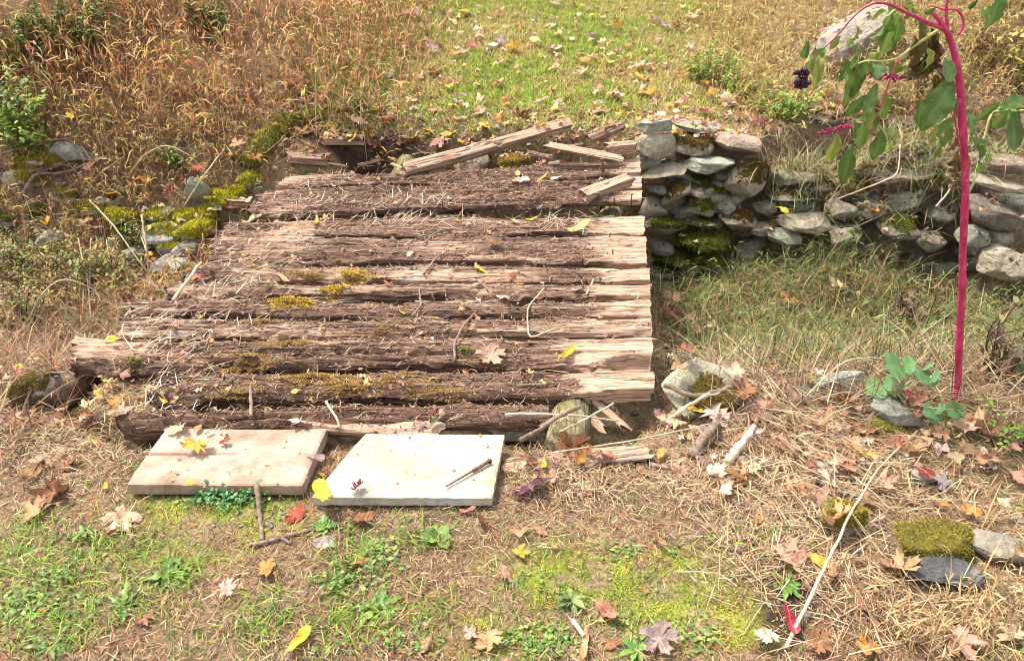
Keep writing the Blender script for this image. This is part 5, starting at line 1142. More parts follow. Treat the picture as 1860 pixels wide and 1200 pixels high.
for n0, box, dens, sd, sizes, cols, lift in [
    (3600, (.55, 3.4, 1.75, 3.9), lambda X, Y: np.clip(blobs([(1240, 600, 60, 60), (1290, 680, 90, 70), (1450, 770, 160, 50), (1650, 820, 200, 60), (1250, 790, 110, 40), (1540, 850, 160, 50), (1330, 860, 120, 40)], X, Y), 0, 1) * .55, 220, (.02, .07), [PAL[k] for k in ('tan', 'pale tan', 'pink tan', 'pale pink', 'tan', 'mauve grey', 'brown', 'pale')], .03),
    (3400, (-2.0, 3.0, 4.95, 5.9), lambda X, Y: sst(5.9, 5.3, Y) * .8, 221, (.02, .055), BR + FARC, .02),
    (3000, (-2.5, 4.2, 5.4, 9.5), lambda X, Y: .5 + 0 * X, 222, (.025, .075), FARC + BR, .045),
    (2600, (-4.4, -1.3, 2.2, 6.0), lambda X, Y: .6 + 0 * X, 223, (.02, .06), BR + FARC, .06),
    (1300, (.9, 3.6, 2.9, 4.8), lambda X, Y: .35 + 0 * X, 224, (.02, .05), BR, .03),
    (1100, (-2.2, 2.2, 1.0, 2.2), lambda X, Y: np.clip(.05 + blobs([(100, 830, 160, 70), (1400, 900, 200, 60), (1000, 860, 100, 40)], X, Y), 0, 1) * .45, 225, (.012, .035), BR, .015),
    (1300, (1.5, 4.6, 5.0, 8.0), lambda X, Y: .5 + 0 * X, 226, (.02, .05), FARC + BR, .05)]:
    pos, rng = scatter(n0, *box, dens, 1.3, sd, solid=False)
    ok = ~((sz(pos[:, 0], pos[:, 1]) - gz(pos[:, 0], pos[:, 1]) > .03) & (pos[:, 1] < 4.95) & (pos[:, 0] < .9 + .1 * pos[:, 1] * 0) & (pos[:, 0] > -1.8))
    pos = pos[ok]; n = len(pos); pos[:, 2] = sz(pos[:, 0], pos[:, 1]) + lift * rng.uniform(.3, 1.2, n)
    scraps(pos, rng.uniform(*sizes, n), pick(cols, n, .15, rng), rng)
rng = np.random.default_rng(230)
pos = np.concatenate([on_deck(420, rng, rd), on_deck(1500, rng, lambda X, Y: .5 * np.exp(-((X - (-1.75 + SKEW * (Y - 2.4)) - .42) / .2) ** 2))]); n = len(pos); pos[:, 2] += rng.uniform(.004, .02, n)
scraps(pos, rng.uniform(.008, .034, n), pick(BR + FARC, n, .15, rng), rng, .35)
bp = np.array([at_s(rng.uniform(*r), rng.uniform(780, 880)) for r in [(300, 560)] * 26 + [(640, 890)] * 16]); bp[:, 2] += .003
scraps(bp, rng.uniform(.005, .016, len(bp)), pick(BR, len(bp), .2, rng), rng, .2)
stuff('leaf_litter', acc, M_FOLI, 'small scraps of brown and tan leaf litter on the banks', 'leaf litter')

# ------------------------------------------------------------------ sticks and stalks
def stick(name, pts, r0, r1, mat, label, cat='stick', group=None, forks=(), n=18, wob=.12):
    if cat == 'stalk' and 'straw coloured' in label: pts = [pts[0], pts[-1] + np.array([0, 0, .02])]
    if cat == 'stalk': r0, r1 = r0 * .75, r1 * .75
    if cat == 'branch': wob = .32
    acc = Acc(); q = smooth_path(pts, n); q[1:-1] += RNG.normal(0, min(r0 * .22, .10 * np.linalg.norm(q[1] - q[0])), (n - 2, 3))
    tube(acc, q, np.linspace(r0, r1, n), 6, wob=wob, seed=int(abs(q[0, 0]) * 1e4))
    for f in forks: 
        k = smooth_path(f, 8); tube(acc, k, np.linspace(r1 * 1.1, r1 * .5, 8), 5, wob=wob)
    return tag(obj(name, acc.mesh(name, mat)), label, cat, group)
def SP(lst, up=.01): return [S(px, py, u) for px, py, u in [(t + (up,))[:3] for t in lst]]
stick('twig', SP([(472, 905), (474, 940), (478, 985)], .006), .009, .007, M_TWIG, 'short grey twig pointing at the clover below the tan board')
stick('twig', SP([(462, 998), (510, 985), (572, 967)], .008), .008, .006, M_TWIG, 'dark twig lying across moss below the yellow leaf', forks=[SP([(515, 985), (528, 993)], .008)])
stick('branch', [at_z(945, 800, -.10), at_Y(985, 778, 1.98), at_Y(1010, 756, 2.0), at_Y(1052, 738, 2.02)], .010, .007, M_TWIG, 'bent brown branch rising over the log end', 'branch')
stick('twig', SP([(918, 773, .03), (950, 783, .03), (1040, 795, .03), (1120, 800, .02)]), .005, .003, M_TWIGP, 'thin pale twig running low past the log foot')
stick('twig', [at_z(1000, 792, -.10), at_Y(1050, 768, 1.99), at_Y(1115, 732, 2.0)], .004, .003, M_TWIGP, 'thin tan stem slanting up across the log end')
stick('branch', SP([(1200, 752, .03), (1260, 742, .04), (1330, 722, .05)]), .011, .008, M_TWIG, 'brown branch lying along the foot of the mossy slab', 'branch')
stick('branch', SP([(1205, 778, .02), (1240, 765, .04), (1272, 745, .05), (1305, 735, .05)]), .010, .006, M_TWIGP, 'forked pale branch below the mossy slab', 'branch', forks=[SP([(1205, 778, .02), (1240, 805, .01)])])
stick('branch', SP([(1255, 838, .02), (1275, 815, .04), (1298, 792, .06)]), .022, .016, M_TWIG, 'thick rough branch stub pointing up right on the bank', 'branch')
stick('branch', SP([(1318, 850, .02), (1350, 820, .05), (1365, 800, .06)]), .020, .012, M_TWIGP, 'frayed pale branch stub right of the rough one', 'branch')
stick('dry_stalk', SP([(1274, 568, .05), (1330, 645, .05), (1395, 720, .06), (1430, 752, .05)]), .010, .008, M_TWIGP, 'thick pale stalk slanting down the ditch bank', 'stalk')
stick('dry_stalk', SP([(1310, 622, .07), (1370, 690, .08), (1425, 752, .06)]), .006, .005, M_TWIGP, 'thinner pale stalk lying along the thick one', 'stalk')
stick('dry_stalk', SP([(1426, 1182, .01), (1470, 1090, .03), (1535, 970, .04)]), .008, .005, M_TWIGP, 'long straw coloured stalk lying across the lower right straw', 'stalk')
stick('dry_stalk', SP([(1532, 968, .04), (1590, 870, .05), (1660, 800, .04)]), .005, .003, M_TWIGP, 'pale stalk running up from the tan curled leaf to the slab', 'stalk')
stick('dry_stalk', SP([(1000, 838, .03), (1150, 815, .03), (1330, 775, .03)]), .004, .003, M_TWIGP, 'long thin stalk lying over the pale rotten plank', 'stalk')
stick('dry_stalk', SP([(1440, 760, .05), (1520, 700, .10), (1600, 690, .10), (1780, 740, .04)]), .004, .003, M_TWIGP, 'arching thin stalk over the pale slab and seedlings', 'stalk')
stick('dry_stalk', [S(1520, 370, .02), at_Y(1590, 335, 4.55), at_Y(1632, 318, 4.6), at_Y(1635, 262, 4.7)], .007, .005, M_TWIGP, 'pale bent stem leaning across the tumbled wall stones', 'stalk')
stick('dry_stalk', [at_Y(1700, 375, 4.5), at_Y(1722, 350, 4.55), at_Y(1732, 328, 4.6)], .008, .006, M_TWIGP, 'short bare pale stem beside the pokeweed stalk', 'stalk')
stick('dry_stalk', [S(1600, 400, .03), S(1520, 480, .05), S(1440, 570, .04)], .006, .004, M_TWIG, 'brown stem lying diagonally down through the ditch grass', 'stalk')
stick('branch', [S(35, 388, .05), S(80, 365, .06), S(120, 335, .06), S(190, 303, .05)], .013, .008, M_TWIG, 'lichened grey branch lying over the left mossy stones', 'branch')
stick('branch', [S(10, 297, .06), S(80, 278, .07), S(160, 264, .05)], .009, .005, M_TWIG, 'dark thin branch in front of the bare grey rock', 'branch')
stick('twig', [S(165, 350, .05), S(195, 325, .06), S(230, 303, .06)], .007, .005, M_TWIGP, 'grey twig right of the lichened branch')
stick('twig', [S(290, 345, .03), S(325, 300, .08), S(370, 285, .10)], .006, .003, M_TWIG, 'dark twig slanting up behind the leaning slate')
stick('twig', [S(335, 385, .03), S(380, 350, .09), S(415, 305, .12)], .005, .003, M_TWIGP, 'slim tan stem crossing in front of the leaning slate')
stick('twig', [S(274, 512, .02), S(276, 490, .10), S(277, 466, .17)], .008, .006, M_TWIGP, 'bare white stick standing upright left of the deck', forks=[[S(276, 490, .10), S(268, 474, .14)]])
stick('twig', [S(175, 405, .05), S(215, 440, .06), S(270, 508, .05)], .006, .004, M_TWIGP, 'pale stem slanting down to the upright white stick')
stick('dry_stalk', [S(168, 590, .02), S(170, 545, .12), S(160, 490, .20)], .006, .004, M_TWIGP, 'dry forked stalk standing in the left undergrowth', 'stalk', forks=[[S(172, 550, .10), S(182, 490, .20)]])
stick('dry_stalk', [S(215, 570, .02), S(213, 530, .12), S(210, 492, .20)], .005, .003, M_TWIGP, 'slim dry stalk upright next to the forked one', 'stalk')
stick('twig', [S(826, 672, .01), S(826, 630, .02), S(845, 595, .02), S(865, 575, .02)], .005, .004, M_TWIG, 'curved dark twig hanging over the near deck planks')
stick('twig', [S(748, 580, .01), S(766, 560, .015), S(762, 535, .012)], .005, .004, M_TWIG, 'small hooked twig on the middle of the deck')
stick('twig', [S(1010, 610, .02), S(960, 620, .01), S(957, 565, .01), S(988, 530, .01)], .004, .003, M_TWIGP, 'wiry pale twig bent over the right deck planks')
stick('twig', [S(1065, 540, .01), S(1078, 512, .012)], .005, .004, M_TWIGP, 'stubby pale twig near the bleached plank ends')
stick('twig', [S(772, 445, .01), S(790, 430, .015), S(812, 420, .012)], .004, .003, M_TWIG, 'fine brown twig lying on the far deck planks')
stick('twig', [S(770, 505, .01), S(795, 480, .02), S(815, 460, .015)], .006, .004, M_TWIG, 'dark twig angled across the far middle planks')
stick('twig', [S(318, 560, .03), S(345, 530, .05), S(370, 498, .05)], .008, .006, M_TWIGP, 'pale stick lying on the left plank ends')
stick('twig', [S(460, 770, .02), S(462, 735, .07)], .007, .006, M_TWIG, 'short upright twig in front of the first timber')
stick('twig', [S(595, 745, .03), S(615, 775, .03), S(622, 812, .02)], .005, .004, M_TWIGP, 'straw coloured twig leaning between the two boards')
stick('twig', [S(1180, 855, .02), S(1250, 866, .02), S(1330, 882, .02)], .006, .004, M_TWIG, 'dark slender twig in the straw right of the white board')
stick('twig', [S(1300, 992, .01), S(1340, 1005, .01), S(1380, 1020, .01)], .005, .004, M_TWIG, 'thin dark twig near the pinkish maple leaf')
stick('twig', [S(1040, 1135, .015), S(1060, 1165, .02)], .007, .006, M_TWIGP, 'short pale twig above the curled leaf at the bottom')

rng = np.random.default_rng(300)
for k, (a, m, b, lab) in enumerate([((0, 480), (60, 400), (150, 470), 'arching brown cane at the left edge over the bramble thicket'), ((40, 610), (110, 500), (235, 575), 'long arching pale cane over the low bush'), ((0, 560), (90, 530), (160, 610), 'low arching brown cane at the left edge'), ((230, 330), (300, 260), (390, 330), 'thin cane arching above the leaning slate'), ((90, 230), (150, 150), (260, 200), 'dark cane arching in front of the tall dry grass'), ((20, 160), (110, 60), (200, 150), 'dark cane arching under the top left shrub')]):
    A, B_ = at_s(*a, gz), at_s(*b, gz); Mz = at_Y(*m, (A[1] + B_[1]) / 2)
    stick('cane', [A, A * .5 + Mz * .5 + np.array([0, 0, .05]), Mz, B_ * .5 + Mz * .5 + np.array([0, 0, .05]), B_], .005, .0025, M_TWIGP if k in (1, 3) else M_TWIG, lab, 'cane')
# ------------------------------------------------------------------ plants
def green_leaf_mesh(seed, asp=.45, fold=.3, droop=.5, wav=.06, lobes=0.0):
    """grid leaf, base at origin, tip along +y, length 1"""
    nu, nv = 12, 8
    y = np.linspace(0, 1, nu + 1)[:, None]; v = np.linspace(-1, 1, nv + 1)[None]
    prof = np.sin(math.pi * y ** .88) ** .95
    if lobes: prof = prof * (1 - lobes * (np.sin(y * 22) > 0) * (y > .12) * (y < .9))
    x = v * prof * asp * .5
    rng = np.random.default_rng(seed)
    z = fold * np.abs(x) * 1.0 + wav * np.sin(y * 17 + rng.uniform(0, 6)) * v ** 2 * asp * 2 + 0 * y
    a = droop * y; L = np.cumsum(np.concatenate([[0], np.full(nu, 1 / nu)]))[:, None]
    yy = np.sin(a + 1e-6) / (droop + 1e-6) if droop else y; zz = -(1 - np.cos(a)) / (droop + 1e-6) if droop else 0
    V = np.stack([x, yy + 0 * v, z + zz], -1).reshape(-1, 3)
    m = nv + 1; ii = np.arange(nu)[:, None] * m + np.arange(nv)[None]
    Q = np.stack([ii, ii + 1, ii + m + 1, ii + m], -1).reshape(-1, 4)
    vein = np.maximum(np.clip(1 - np.abs(v) * 3.2, 0, 1) + 0 * y, .55 * (np.abs((y * 7 - np.abs(v) * .8) % 1 - .5) < .10))
    return mesh_np('leaf', V, [Q], None, M_GREEN, True, {'vein': vein.reshape(-1)})
PL = [green_leaf_mesh(i, a, f, d) for i, (a, f, d) in enumerate([(.46, .25, .5), (.42, .5, 1.0), (.5, .15, .3), (.38, .9, .8)])]
def leaf_between(base, tip, wpx, col, parent, meshes=PL, face=None, name='leaf'):
    base, tip = np.asarray(base), np.asarray(tip); y = Vector(tip - base); L = y.length; y.normalize()
    n = Vector(face if face is not None else (random.uniform(-.5, .5), -1, random.uniform(.2, .9))); n = (n - y * n.dot(y)).normalized(); x = y.cross(n)
    o = obj(name, random.choice(meshes), parent)
    w = wpx / (L * .45)
    R = Matrix((x * L * w, y * L, n * L)).transposed()
    o.matrix_basis = Matrix.Translation(Vector(base)) @ R.to_4x4(); f = random.uniform(.8, 1.2)
    o.color = (col[0] * f, col[1] * f, col[2] * f, 1); return o
pb = at_s(1738, 738, gz); YP = pb[1]
poke = tag(empty('pokeweed', tuple(pb)), 'tall magenta stemmed pokeweed with drooping green leaves on the right', 'plant')
def PP(px, py, dy=0.0): return at_Y(px, py, YP + dy)
acc = Acc()
q = smooth_path([pb - np.array([0, 0, .03])] + [PP(*t) for t in [(1740, 690), (1744, 600), (1748, 500), (1752, 400), (1753, 300), (1748, 200), (1739, 120), (1724, 60), (1705, 30), (1688, 18)]], 60)
rad = np.interp(np.linspace(0, 1, 60), [0, .03, .6, .85, 1], [.0155, .0120, .0112, .0105, .005]); rad = rad * (1 + .16 * (np.arange(60) % 11 == 0)); q[1:-1] += np.stack([.0018 * np.sin(np.arange(58) / 7.5 * 3.1), 0 * np.arange(58), 0 * np.arange(58)], 1)
tube(acc, q, rad, 14, wob=.015)
obj('stem', acc.mesh('stem', M_POKE), poke)
def pbranch(pts, r0, r1, mat=M_POKE, n=24):
    acc = Acc(); k = smooth_path([PP(*t) for t in pts], n); tube(acc, k, np.linspace(r0, r1, n), 8, wob=.03); return obj('branch', acc.mesh('branch', mat), poke)
pbranch([(1714, 52), (1690, 44), (1645, 22, -.05), (1612, 6, -.08), (1590, 3, -.1), (1570, 12, -.1), (1545, 34, -.1), (1527, 60, -.1), (1496, 88, -.1)], .0062, .0016)
pbranch([(1741, 64), (1750, 48), (1750, 32), (1738, 16), (1715, 18), (1690, 10)], .0048, .0016)
pbranch([(1722, 62), (1718, 20), (1722, -10), (1790, -25, -.1), (1830, -14, -.15)], .005, .002)
pbranch([(1712, 50), (1660, 84, .05), (1631, 107, .03), (1608, 112, 0), (1566, 110, 0), (1548, 124, 0)], .005, .0025, M_POKEG)
pbranch([(1752, 360), (1770, 330, .05), (1800, 200, .1), (1850, 202, .1), (1880, 198, .1)], .005, .003, M_POKEG)
pbranch([(1750, 300), (1735, 220, -.03), (1728, 152, -.05)], .0032, .0018)
pbranch([(1631, 107), (1615, 150, -.03), (1598, 200, -.03), (1580, 230, -.03), (1550, 262, -.03)], .0026, .0012)
pbranch([(1640, 22, -.05), (1625, 18, -.06), (1612, 30, -.07)], .004, .002, M_POKEG)
DG, LG, YG, BL = (.075, .145, .025), (.13, .215, .04), (.23, .26, .05), (.13, .20, .075)
for bx, by, tx, ty, w, c in [(1628, 22, 1606, 102, 40, LG), (1618, 24, 1597, 82, 34, DG), (1634, 30, 1628, 86, 26, LG), (1480, 92, 1464, 140, 20, LG), (1488, 98, 1486, 158, 22, YG), (1498, 86, 1478, 112, 18, LG), (1545, 68, 1540, 92, 18, LG), (1558, 112, 1538, 196, 24, LG), (1566, 112, 1552, 168, 26, DG), (1570, 112, 1580, 150, 30, DG), (1596, 113, 1594, 140, 28, BL), (1618, 112, 1636, 148, 32, LG), (1592, 152, 1574, 206, 22, LG), (1575, 172, 1538, 212, 24, DG), (1610, 165, 1602, 236, 24, LG), (1588, 200, 1580, 238, 26, LG), (1566, 226, 1566, 268, 30, LG), (1602, 236, 1588, 292, 30, DG), (1622, 244, 1630, 276, 20, LG), (1548, 262, 1530, 334, 30, DG), (1536, 282, 1540, 332, 30, DG), (1730, 150, 1682, 226, 50, DG), (1684, 190, 1686, 248, 26, YG), (1716, 104, 1732, 150, 26, BL), (1735, 212, 1702, 244, 22, LG), (1708, 240, 1706, 302, 22, LG), (1722, 225, 1722, 262, 22, LG), (1764, 250, 1796, 288, 38, BL), (1776, 290, 1782, 326, 24, LG), (1790, 280, 1802, 300, 18, LG), (1840, 202, 1846, 278, 36, BL), (1836, 198, 1800, 240, 26, LG), (1862, 176, 1828, 192, 26, LG), (1870, 195, 1880, 260, 30, LG), (1812, -14, 1814, 46, 40, DG), (1800, 10, 1782, 36, 14, LG), (1640, 12, 1662, 30, 14, YG), (1655, 16, 1672, 44, 14, LG), (1758, 200, 1770, 240, 18, LG), (1700, 12, 1676, 30, 16, LG), (1610, 18, 1590, 30, 16, YG), (1560, 110, 1545, 132, 14, YG)]:
    dyb = random.uniform(-.08, .06); a, b = PP(bx, by, dyb), PP(tx, ty, dyb + random.uniform(-.05, .05))
    leaf_between(a, b + (b - a) * .18, 0.92 * w * depth(a) / F, c, poke)
    if random.random() < .6:
        j = np.array([random.uniform(-.02, .02), random.uniform(.03, .09), random.uniform(-.01, .02)])
        leaf_between(a + j, b + j + np.array([random.uniform(-.03, .03), 0, random.uniform(-.02, .02)]), .8 * w * depth(a) / F, [LG, YG, DG, (.22, .20, .05)][random.randrange(4)], poke)
for bx, by, tx, ty, w in [(1745, 300, 1728, 335, 16), (1748, 290, 1765, 322, 14), (1742, 310, 1716, 322, 16), (1738, 330, 1722, 352, 14), (1735, 250, 1730, 285, 14), (1600, 60, 1612, 110, 22), (1556, 50, 1560, 80, 16), (1690, 60, 1680, 120, 16), (1700, 80, 1696, 130, 14), (1665, 70, 1650, 140, 20), (1678, 100, 1670, 150, 18)] + [(random.gauss(1680, 26), random.gauss(95, 30), random.gauss(1674, 26), random.gauss(150, 30), random.uniform(12, 22)) for _ in range(15)] + [(random.gauss(1745, 10), random.gauss(290, 20), random.gauss(1735, 16), random.gauss(330, 16), random.uniform(8, 15)) for _ in range(9)]:
    a, b = PP(bx, by, .04), PP(tx, ty, .08); leaf_between(a, b, w * depth(a) / F, random.choice([(.26, .15, .08), (.17, .10, .06), (.36, .24, .13), (.20, .18, .07)]), poke, [PL[1], PL[3]], name='withered_leaf')
ICOS = ico(1)
def berries(pts, rad, n, mat, seed, name='berry_cluster'):
    rng = np.random.default_rng(seed); k = smooth_path([PP(*t) for t in pts], max(8, n // 3)); acc = Acc()
    tube(acc, k, .0016, 5); o = obj(name, acc.mesh(name, M_BERRYS), poke)
    ab = Acc()
    for i in range(n):
        c = k[rng.integers(len(k))] + rng.normal(0, rad * 1.1, 3); V_ = ICOS[0] * rad * rng.uniform(.6, 1.1); ab.add(V_ + c, None, ICOS[1])
    obj('berries', ab.mesh('berries', mat), o)
berries([(1462, 128, -.1), (1458, 145, -.1), (1456, 160, -.1)], .0085, 34, M_BERRY, 1)
berries([(1576, 132), (1590, 142), (1612, 136), (1638, 142)], .0048, 46, M_BERRYS, 2)
berries([(1542, 228), (1520, 234), (1494, 243)], .0045, 42, M_BERRYS, 3)

# small plants: seedlings and rosettes
RL = [green_leaf_mesh(20 + i, a, .2, d, .03) for i, (a, d) in enumerate([(.72, .3), (.8, .5)])]
DL = [green_leaf_mesh(30 + i, a, .3, d, .08, .45) for i, (a, d) in enumerate([(.42, .9), (.36, .7), (.5, 1.1)])]
SL = [green_leaf_mesh(40 + i, .34, .3, d, .04) for i, d in enumerate([.6, .9])]
def rosette(name, px, py, rpx, n, col, meshes, label, up=.35, cat='weed'):
    p = at_s(px, py, gz); r = rpx * depth(p) / F
    e = tag(empty(name, tuple(p)), label, cat, 'broad leaved weeds in the turf')
    a0 = random.uniform(0, 6)
    for k in range(n):
        a = a0 + k * 2.399; l = r * random.uniform(.55, 1.05); el = random.uniform(.1, up + .35)
        b = p + np.array([0, 0, .006]); t = b + l * np.array([math.cos(a) * math.cos(el), math.sin(a) * math.cos(el), math.sin(el)])
        cf = random.choice([(1, 1, .7), (1.25, 1.05, .7), (.8, .85, .7), (1.5, 1.15, .8)])
        leaf_between(b, t, l * random.uniform(.34, .5), tuple(a_ * b_ for a_, b_ in zip(col, cf)), e, meshes, face=(random.uniform(-.4, .4), random.uniform(-.4, .4), 1))
rosette('dandelion', 312, 1052, 62, 15, (.14, .24, .05), DL, 'lush dandelion rosette below the tan board')
rosette('dandelion', 228, 1108, 56, 10, (.14, .25, .06), DL, 'flat dandelion rosette left of the lush one near the bottom')
rosette('dandelion', 690, 1112, 55, 10, (.14, .24, .05), DL, 'dandelion rosette at the bottom below the white board')
rosette('dandelion', 610, 1082, 48, 9, (.13, .22, .05), DL, 'small dandelion among clover below the boards')
rosette('dandelion', 95, 1175, 55, 8, (.10, .18, .05), DL, 'sparse dandelion at the bottom left corner')
rosette('dandelion', 1155, 1190, 50, 7, (.15, .30, .08), SL, 'narrow leaved weed at the bottom edge beside the grey maple leaf')
rosette('weed_rosette', 1038, 1094, 40, 12, (.17, .26, .10), SL, 'pale grey green rosette alone in the lower centre turf')
rosette('weed_rosette', 1428, 1068, 38, 13, (.13, .31, .06), SL, 'bright green rosette under the pinkish maple leaf at lower right')
rosette('weed_rosette', 590, 962, 30, 8, (.12, .27, .07), RL, 'small leafy weed under the yellow leaf by the white board')
rosette('weed_rosette', 155, 975, 34, 9, (.17, .33, .06), SL, 'small yellow green weed left of the moss patch')
rosette('weed_rosette', 800, 985, 40, 10, (.15, .25, .06), RL, 'round leaved weed below the middle of the white board')
rosette('weed_rosette', 545, 330, 26, 9, (.16, .36, .06), RL, 'bright green weed sprouting from the far left planks', cat='weed')
def seedling(px, py, label, leaves, col=(.13, .26, .10)):
    p = at_s(px, py, gz); e = tag(empty('seedling', tuple(p)), label, 'seedling', 'seedlings near the pokeweed foot'); Y = p[1]
    for (sx, sy, lv) in leaves:
        t = at_Y(sx, sy, Y); acc = Acc(); tube(acc, smooth_path([p, (p + t) / 2 + np.array([.01, 0, .02]), t], 8), .0022, 5); obj('stalk', acc.mesh('stalk', M_POKEG), e)
        for (lx, ly) in lv:
            q = at_Y(lx, ly, Y - .03); leaf_between(t, q, .62 * np.linalg.norm(q - t) * 1.1, col, e, RL, face=(random.uniform(-.2, .2), -.6, 1))
seedling(1620, 745, 'seedling with three part leaves beside the long grey slab', [(1605, 700, [(1576, 712), (1598, 725), (1628, 690)]), (1632, 715, [(1606, 730), (1645, 722), (1640, 700)]), (1640, 668, [(1612, 660), (1662, 655), (1645, 682)]), (1676, 672, [(1690, 660), (1664, 690), (1690, 682)])])
seedling(1718, 778, 'seedling with round leaves just below the pokeweed foot', [(1700, 745, [(1680, 750), (1695, 770), (1715, 740)]), (1735, 742, [(1722, 752), (1755, 758), (1748, 732)]), (1690, 688, [(1700, 700), (1676, 690), (1705, 680)])])

# leafy shrubs
def shrub(name, px, py, wpx, hpx, nstem, nleaf, lsz, lcols, label, scol=(.16, .10, .06), cat='shrub', group=None, Y=None, seed=0, asp=.55, thin=.004, dome=True):
    rng = np.random.default_rng(seed); p = at_s(px, py + hpx * .5, gz) if Y is None else at_Y(px, py + hpx * .5, Y)
    z = depth(p); RW_, RH = wpx * z / F * .5, hpx * z / F * .95
    e = tag(empty(name, tuple(p)), label, cat, group); acc = Acc(); tips = []
    for k in range(nstem):
        a = rng.uniform(0, 6.283); r = math.sqrt(rng.random()) * RW_; t = p + np.array([math.cos(a) * r, math.sin(a) * r * .8, RH * rng.uniform(.5, 1.0) * math.sqrt(max(.1, 1 - .6 * (r / RW_) ** 2))])
        b = p + np.array([math.cos(a) * r * .35, math.sin(a) * r * .3, -.02]); m = (b + t) / 2 + (rng.normal(0, .04, 3) + np.array([0, 0, .04])) * min(1, RH / .2)
        k_ = smooth_path([b, m, t], 8); tube(acc, k_, np.linspace(thin, thin * .4, 8), 5, scol, caps=False); tips.append(k_)
        for _ in range(2):
            s0 = k_[rng.integers(3, 7)]; s1 = s0 + (rng.normal(0, .07, 3) + np.array([0, 0, .03])) * min(1, RH / .2); kk = smooth_path([s0, (s0 + s1) / 2 + rng.normal(0, .01, 3), s1], 5); tube(acc, kk, thin * .4, 4, scol, caps=False); tips.append(kk)
    obj('stems', acc.mesh('stems', M_FOLI), e)
    la = Acc(); P_ = np.concatenate([t[2:] for t in tips]); q = P_[rng.integers(0, len(P_), nleaf)] + rng.normal(0, .012, (nleaf, 3))
    c = pick(lcols, nleaf, .2, rng); l = lsz * rng.uniform(.6, 1.3, nleaf)
    blades(la, q, l, l * asp, rng.uniform(0, 6.283, nleaf), rng.uniform(-.5, .7, nleaf), rng.uniform(0, .5, nleaf), c, seg=3, roll=rng.uniform(-.5, .5, nleaf))
    obj('foliage', la.mesh('foliage', M_FOLI), e); return e
DK = [(.08, .16, .04), (.12, .20, .05), (.18, .25, .06), (.07, .12, .035), (.34, .27, .07)]
LM = [(.30, .42, .07), (.24, .36, .06), (.38, .46, .10), (.18, .28, .06)]
MID = [(.12, .20, .05), (.18, .26, .07), (.09, .15, .04), (.28, .31, .08), (.42, .28, .06), (.22, .28, .10), (.34, .22, .12)]
sg = 'shrubs on the left bank'
shrub('shrub', 130, 40, 220, 130, 26, 2600, .032, DK + [(.14, .24, .06)], 'dark green leafy shrub at the top left corner', group=sg, seed=1)
shrub('shrub', 20, 70, 120, 150, 16, 1100, .030, DK, 'sparse dark shrub at the left edge above the lime leaves', group=sg, seed=2)
shrub('shrub', 60, 215, 110, 150, 14, 520, .044, LM, 'spindly lime green shrub above the left mossy stones', group=sg, seed=3)
shrub('shrub', 15, 180, 90, 120, 10, 420, .040, [(.14, .27, .09), (.18, .31, .10)], 'blue green young shrub at the left edge', group=sg, seed=4)
shrub('shrub', 60, 455, 190, 130, 24, 1500, .022, MID, 'bramble thicket with small green leaves in the left ditch', group=sg, seed=5, scol=(.20, .10, .07))
shrub('shrub', 190, 480, 150, 120, 18, 1000, .022, MID, 'dense small leaved bush right of the bramble thicket', group=sg, seed=6, scol=(.20, .10, .07))
shrub('shrub', 40, 545, 130, 90, 18, 900, .020, MID + [(.40, .16, .08)], 'low reddish stemmed bush under the bramble thicket', group=sg, seed=7, scol=(.22, .10, .08))
shrub('shrub', 410, 20, 120, 90, 14, 1000, .034, DK + [(.12, .22, .05)], 'green shrub behind the tall dry grass at the top', group=sg, seed=8)
shrub('shrub', 250, 430, 60, 60, 8, 260, .020, MID, 'tiny green bush beside the rounded mossy stones', group=sg, seed=9)
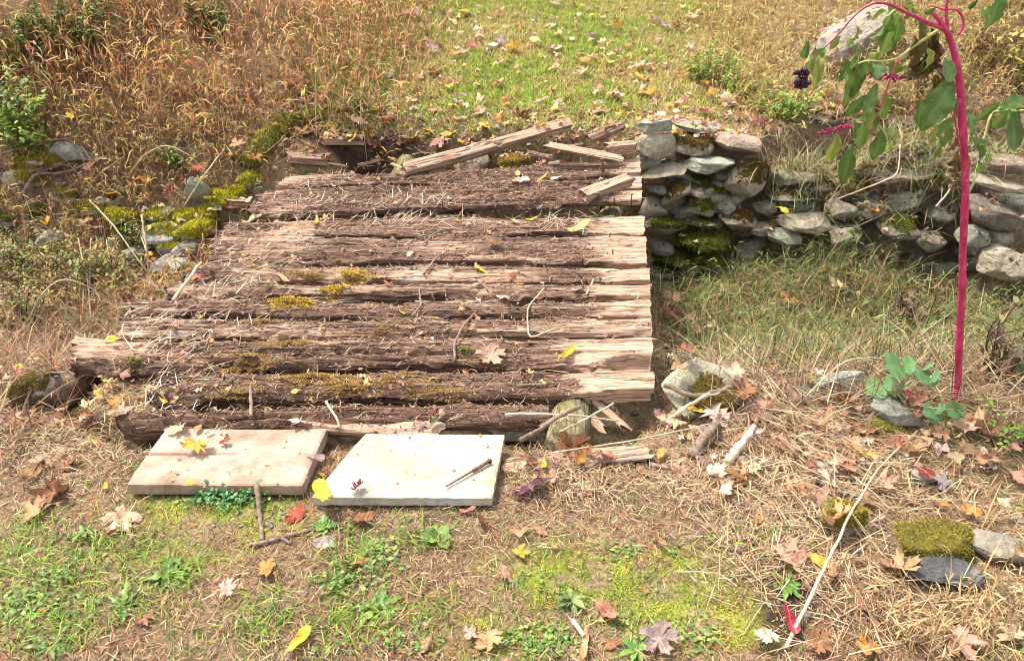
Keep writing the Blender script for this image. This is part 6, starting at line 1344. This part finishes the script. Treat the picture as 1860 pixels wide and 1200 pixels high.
for k, (px, py, w, h, lab) in enumerate([(1290, 118, 110, 60, 'yellow green weed clump on the right side of the lawn'), (1420, 190, 130, 56, 'lime green weed clump above the stone wall'), (1345, 155, 90, 40, 'low lime weeds between the two larger clumps')]):
    shrub('weed_clump', px, py, w, h, 26, 1500, .026, LM + [(.34, .36, .08)], lab, cat='weed', group='lime green weeds above the wall', seed=20 + k, thin=.003)
shrub('weed_clump', 1840, 90, 90, 160, 10, 300, .05, [(.36, .26, .06), (.30, .28, .06), (.40, .33, .10)], 'yellowing weed at the right edge behind the pokeweed', cat='weed', seed=30)
shrub('weed_clump', 1830, 770, 70, 60, 8, 240, .018, [(.22, .34, .06), (.30, .40, .06)], 'thin bright green weed at the right edge by the pokeweed foot', cat='weed', seed=31)
shrub('weed_clump', 650, 185, 50, 40, 10, 260, .03, [(.14, .28, .06), (.20, .33, .07)], 'small green weed tuft at the left lawn corner behind the deck', cat='weed', seed=32)
shrub('weed_clump', 320, 285, 40, 40, 8, 160, .03, [(.12, .22, .06), (.22, .34, .06)], 'little green weed at the foot of the tall dry grass', cat='weed', seed=33)
shrub('clover_clump', 425, 886, 140, 20, 60, 1100, .012, [(.07, .20, .06), (.10, .26, .08), (.14, .31, .10)], 'dense dark green clover against the front edge of the tan board', cat='clover', seed=34, asp=1.0, thin=.0015)
for k, (px, py, w, h, lab) in enumerate([(1600, 185, 90, 60, 'brown withered weeds behind the hanging pokeweed leaves'), (1680, 130, 120, 110, 'brown withered weeds left of the pokeweed stem top'), (1790, 180, 110, 110, 'dry brown weeds right of the pokeweed stem'), (1800, 60, 120, 90, 'dry golden weeds at the top right corner')]):
    shrub('dead_weed', px, py, w, h, 18, 420, .040, [(.30, .19, .10), (.22, .13, .07), (.40, .28, .13), (.34, .22, .10), (.30, .28, .08)], lab, cat='weed', scol=(.26, .16, .09), seed=40 + k, asp=.35, thin=.003)
shrub('dead_weed', 1650, 560, 130, 110, 14, 160, .05, [(.10, .06, .04), (.14, .08, .05), (.20, .13, .08)], 'withered dark weed standing in the ditch grass by the pokeweed', cat='weed', scol=(.08, .05, .035), seed=35, asp=.4)
shrub('dead_weed', 1800, 600, 120, 170, 12, 120, .05, [(.16, .10, .07), (.24, .15, .09), (.14, .15, .06)], 'withered brown weed right of the pokeweed stalk', cat='weed', scol=(.10, .06, .04), seed=36, asp=.4)
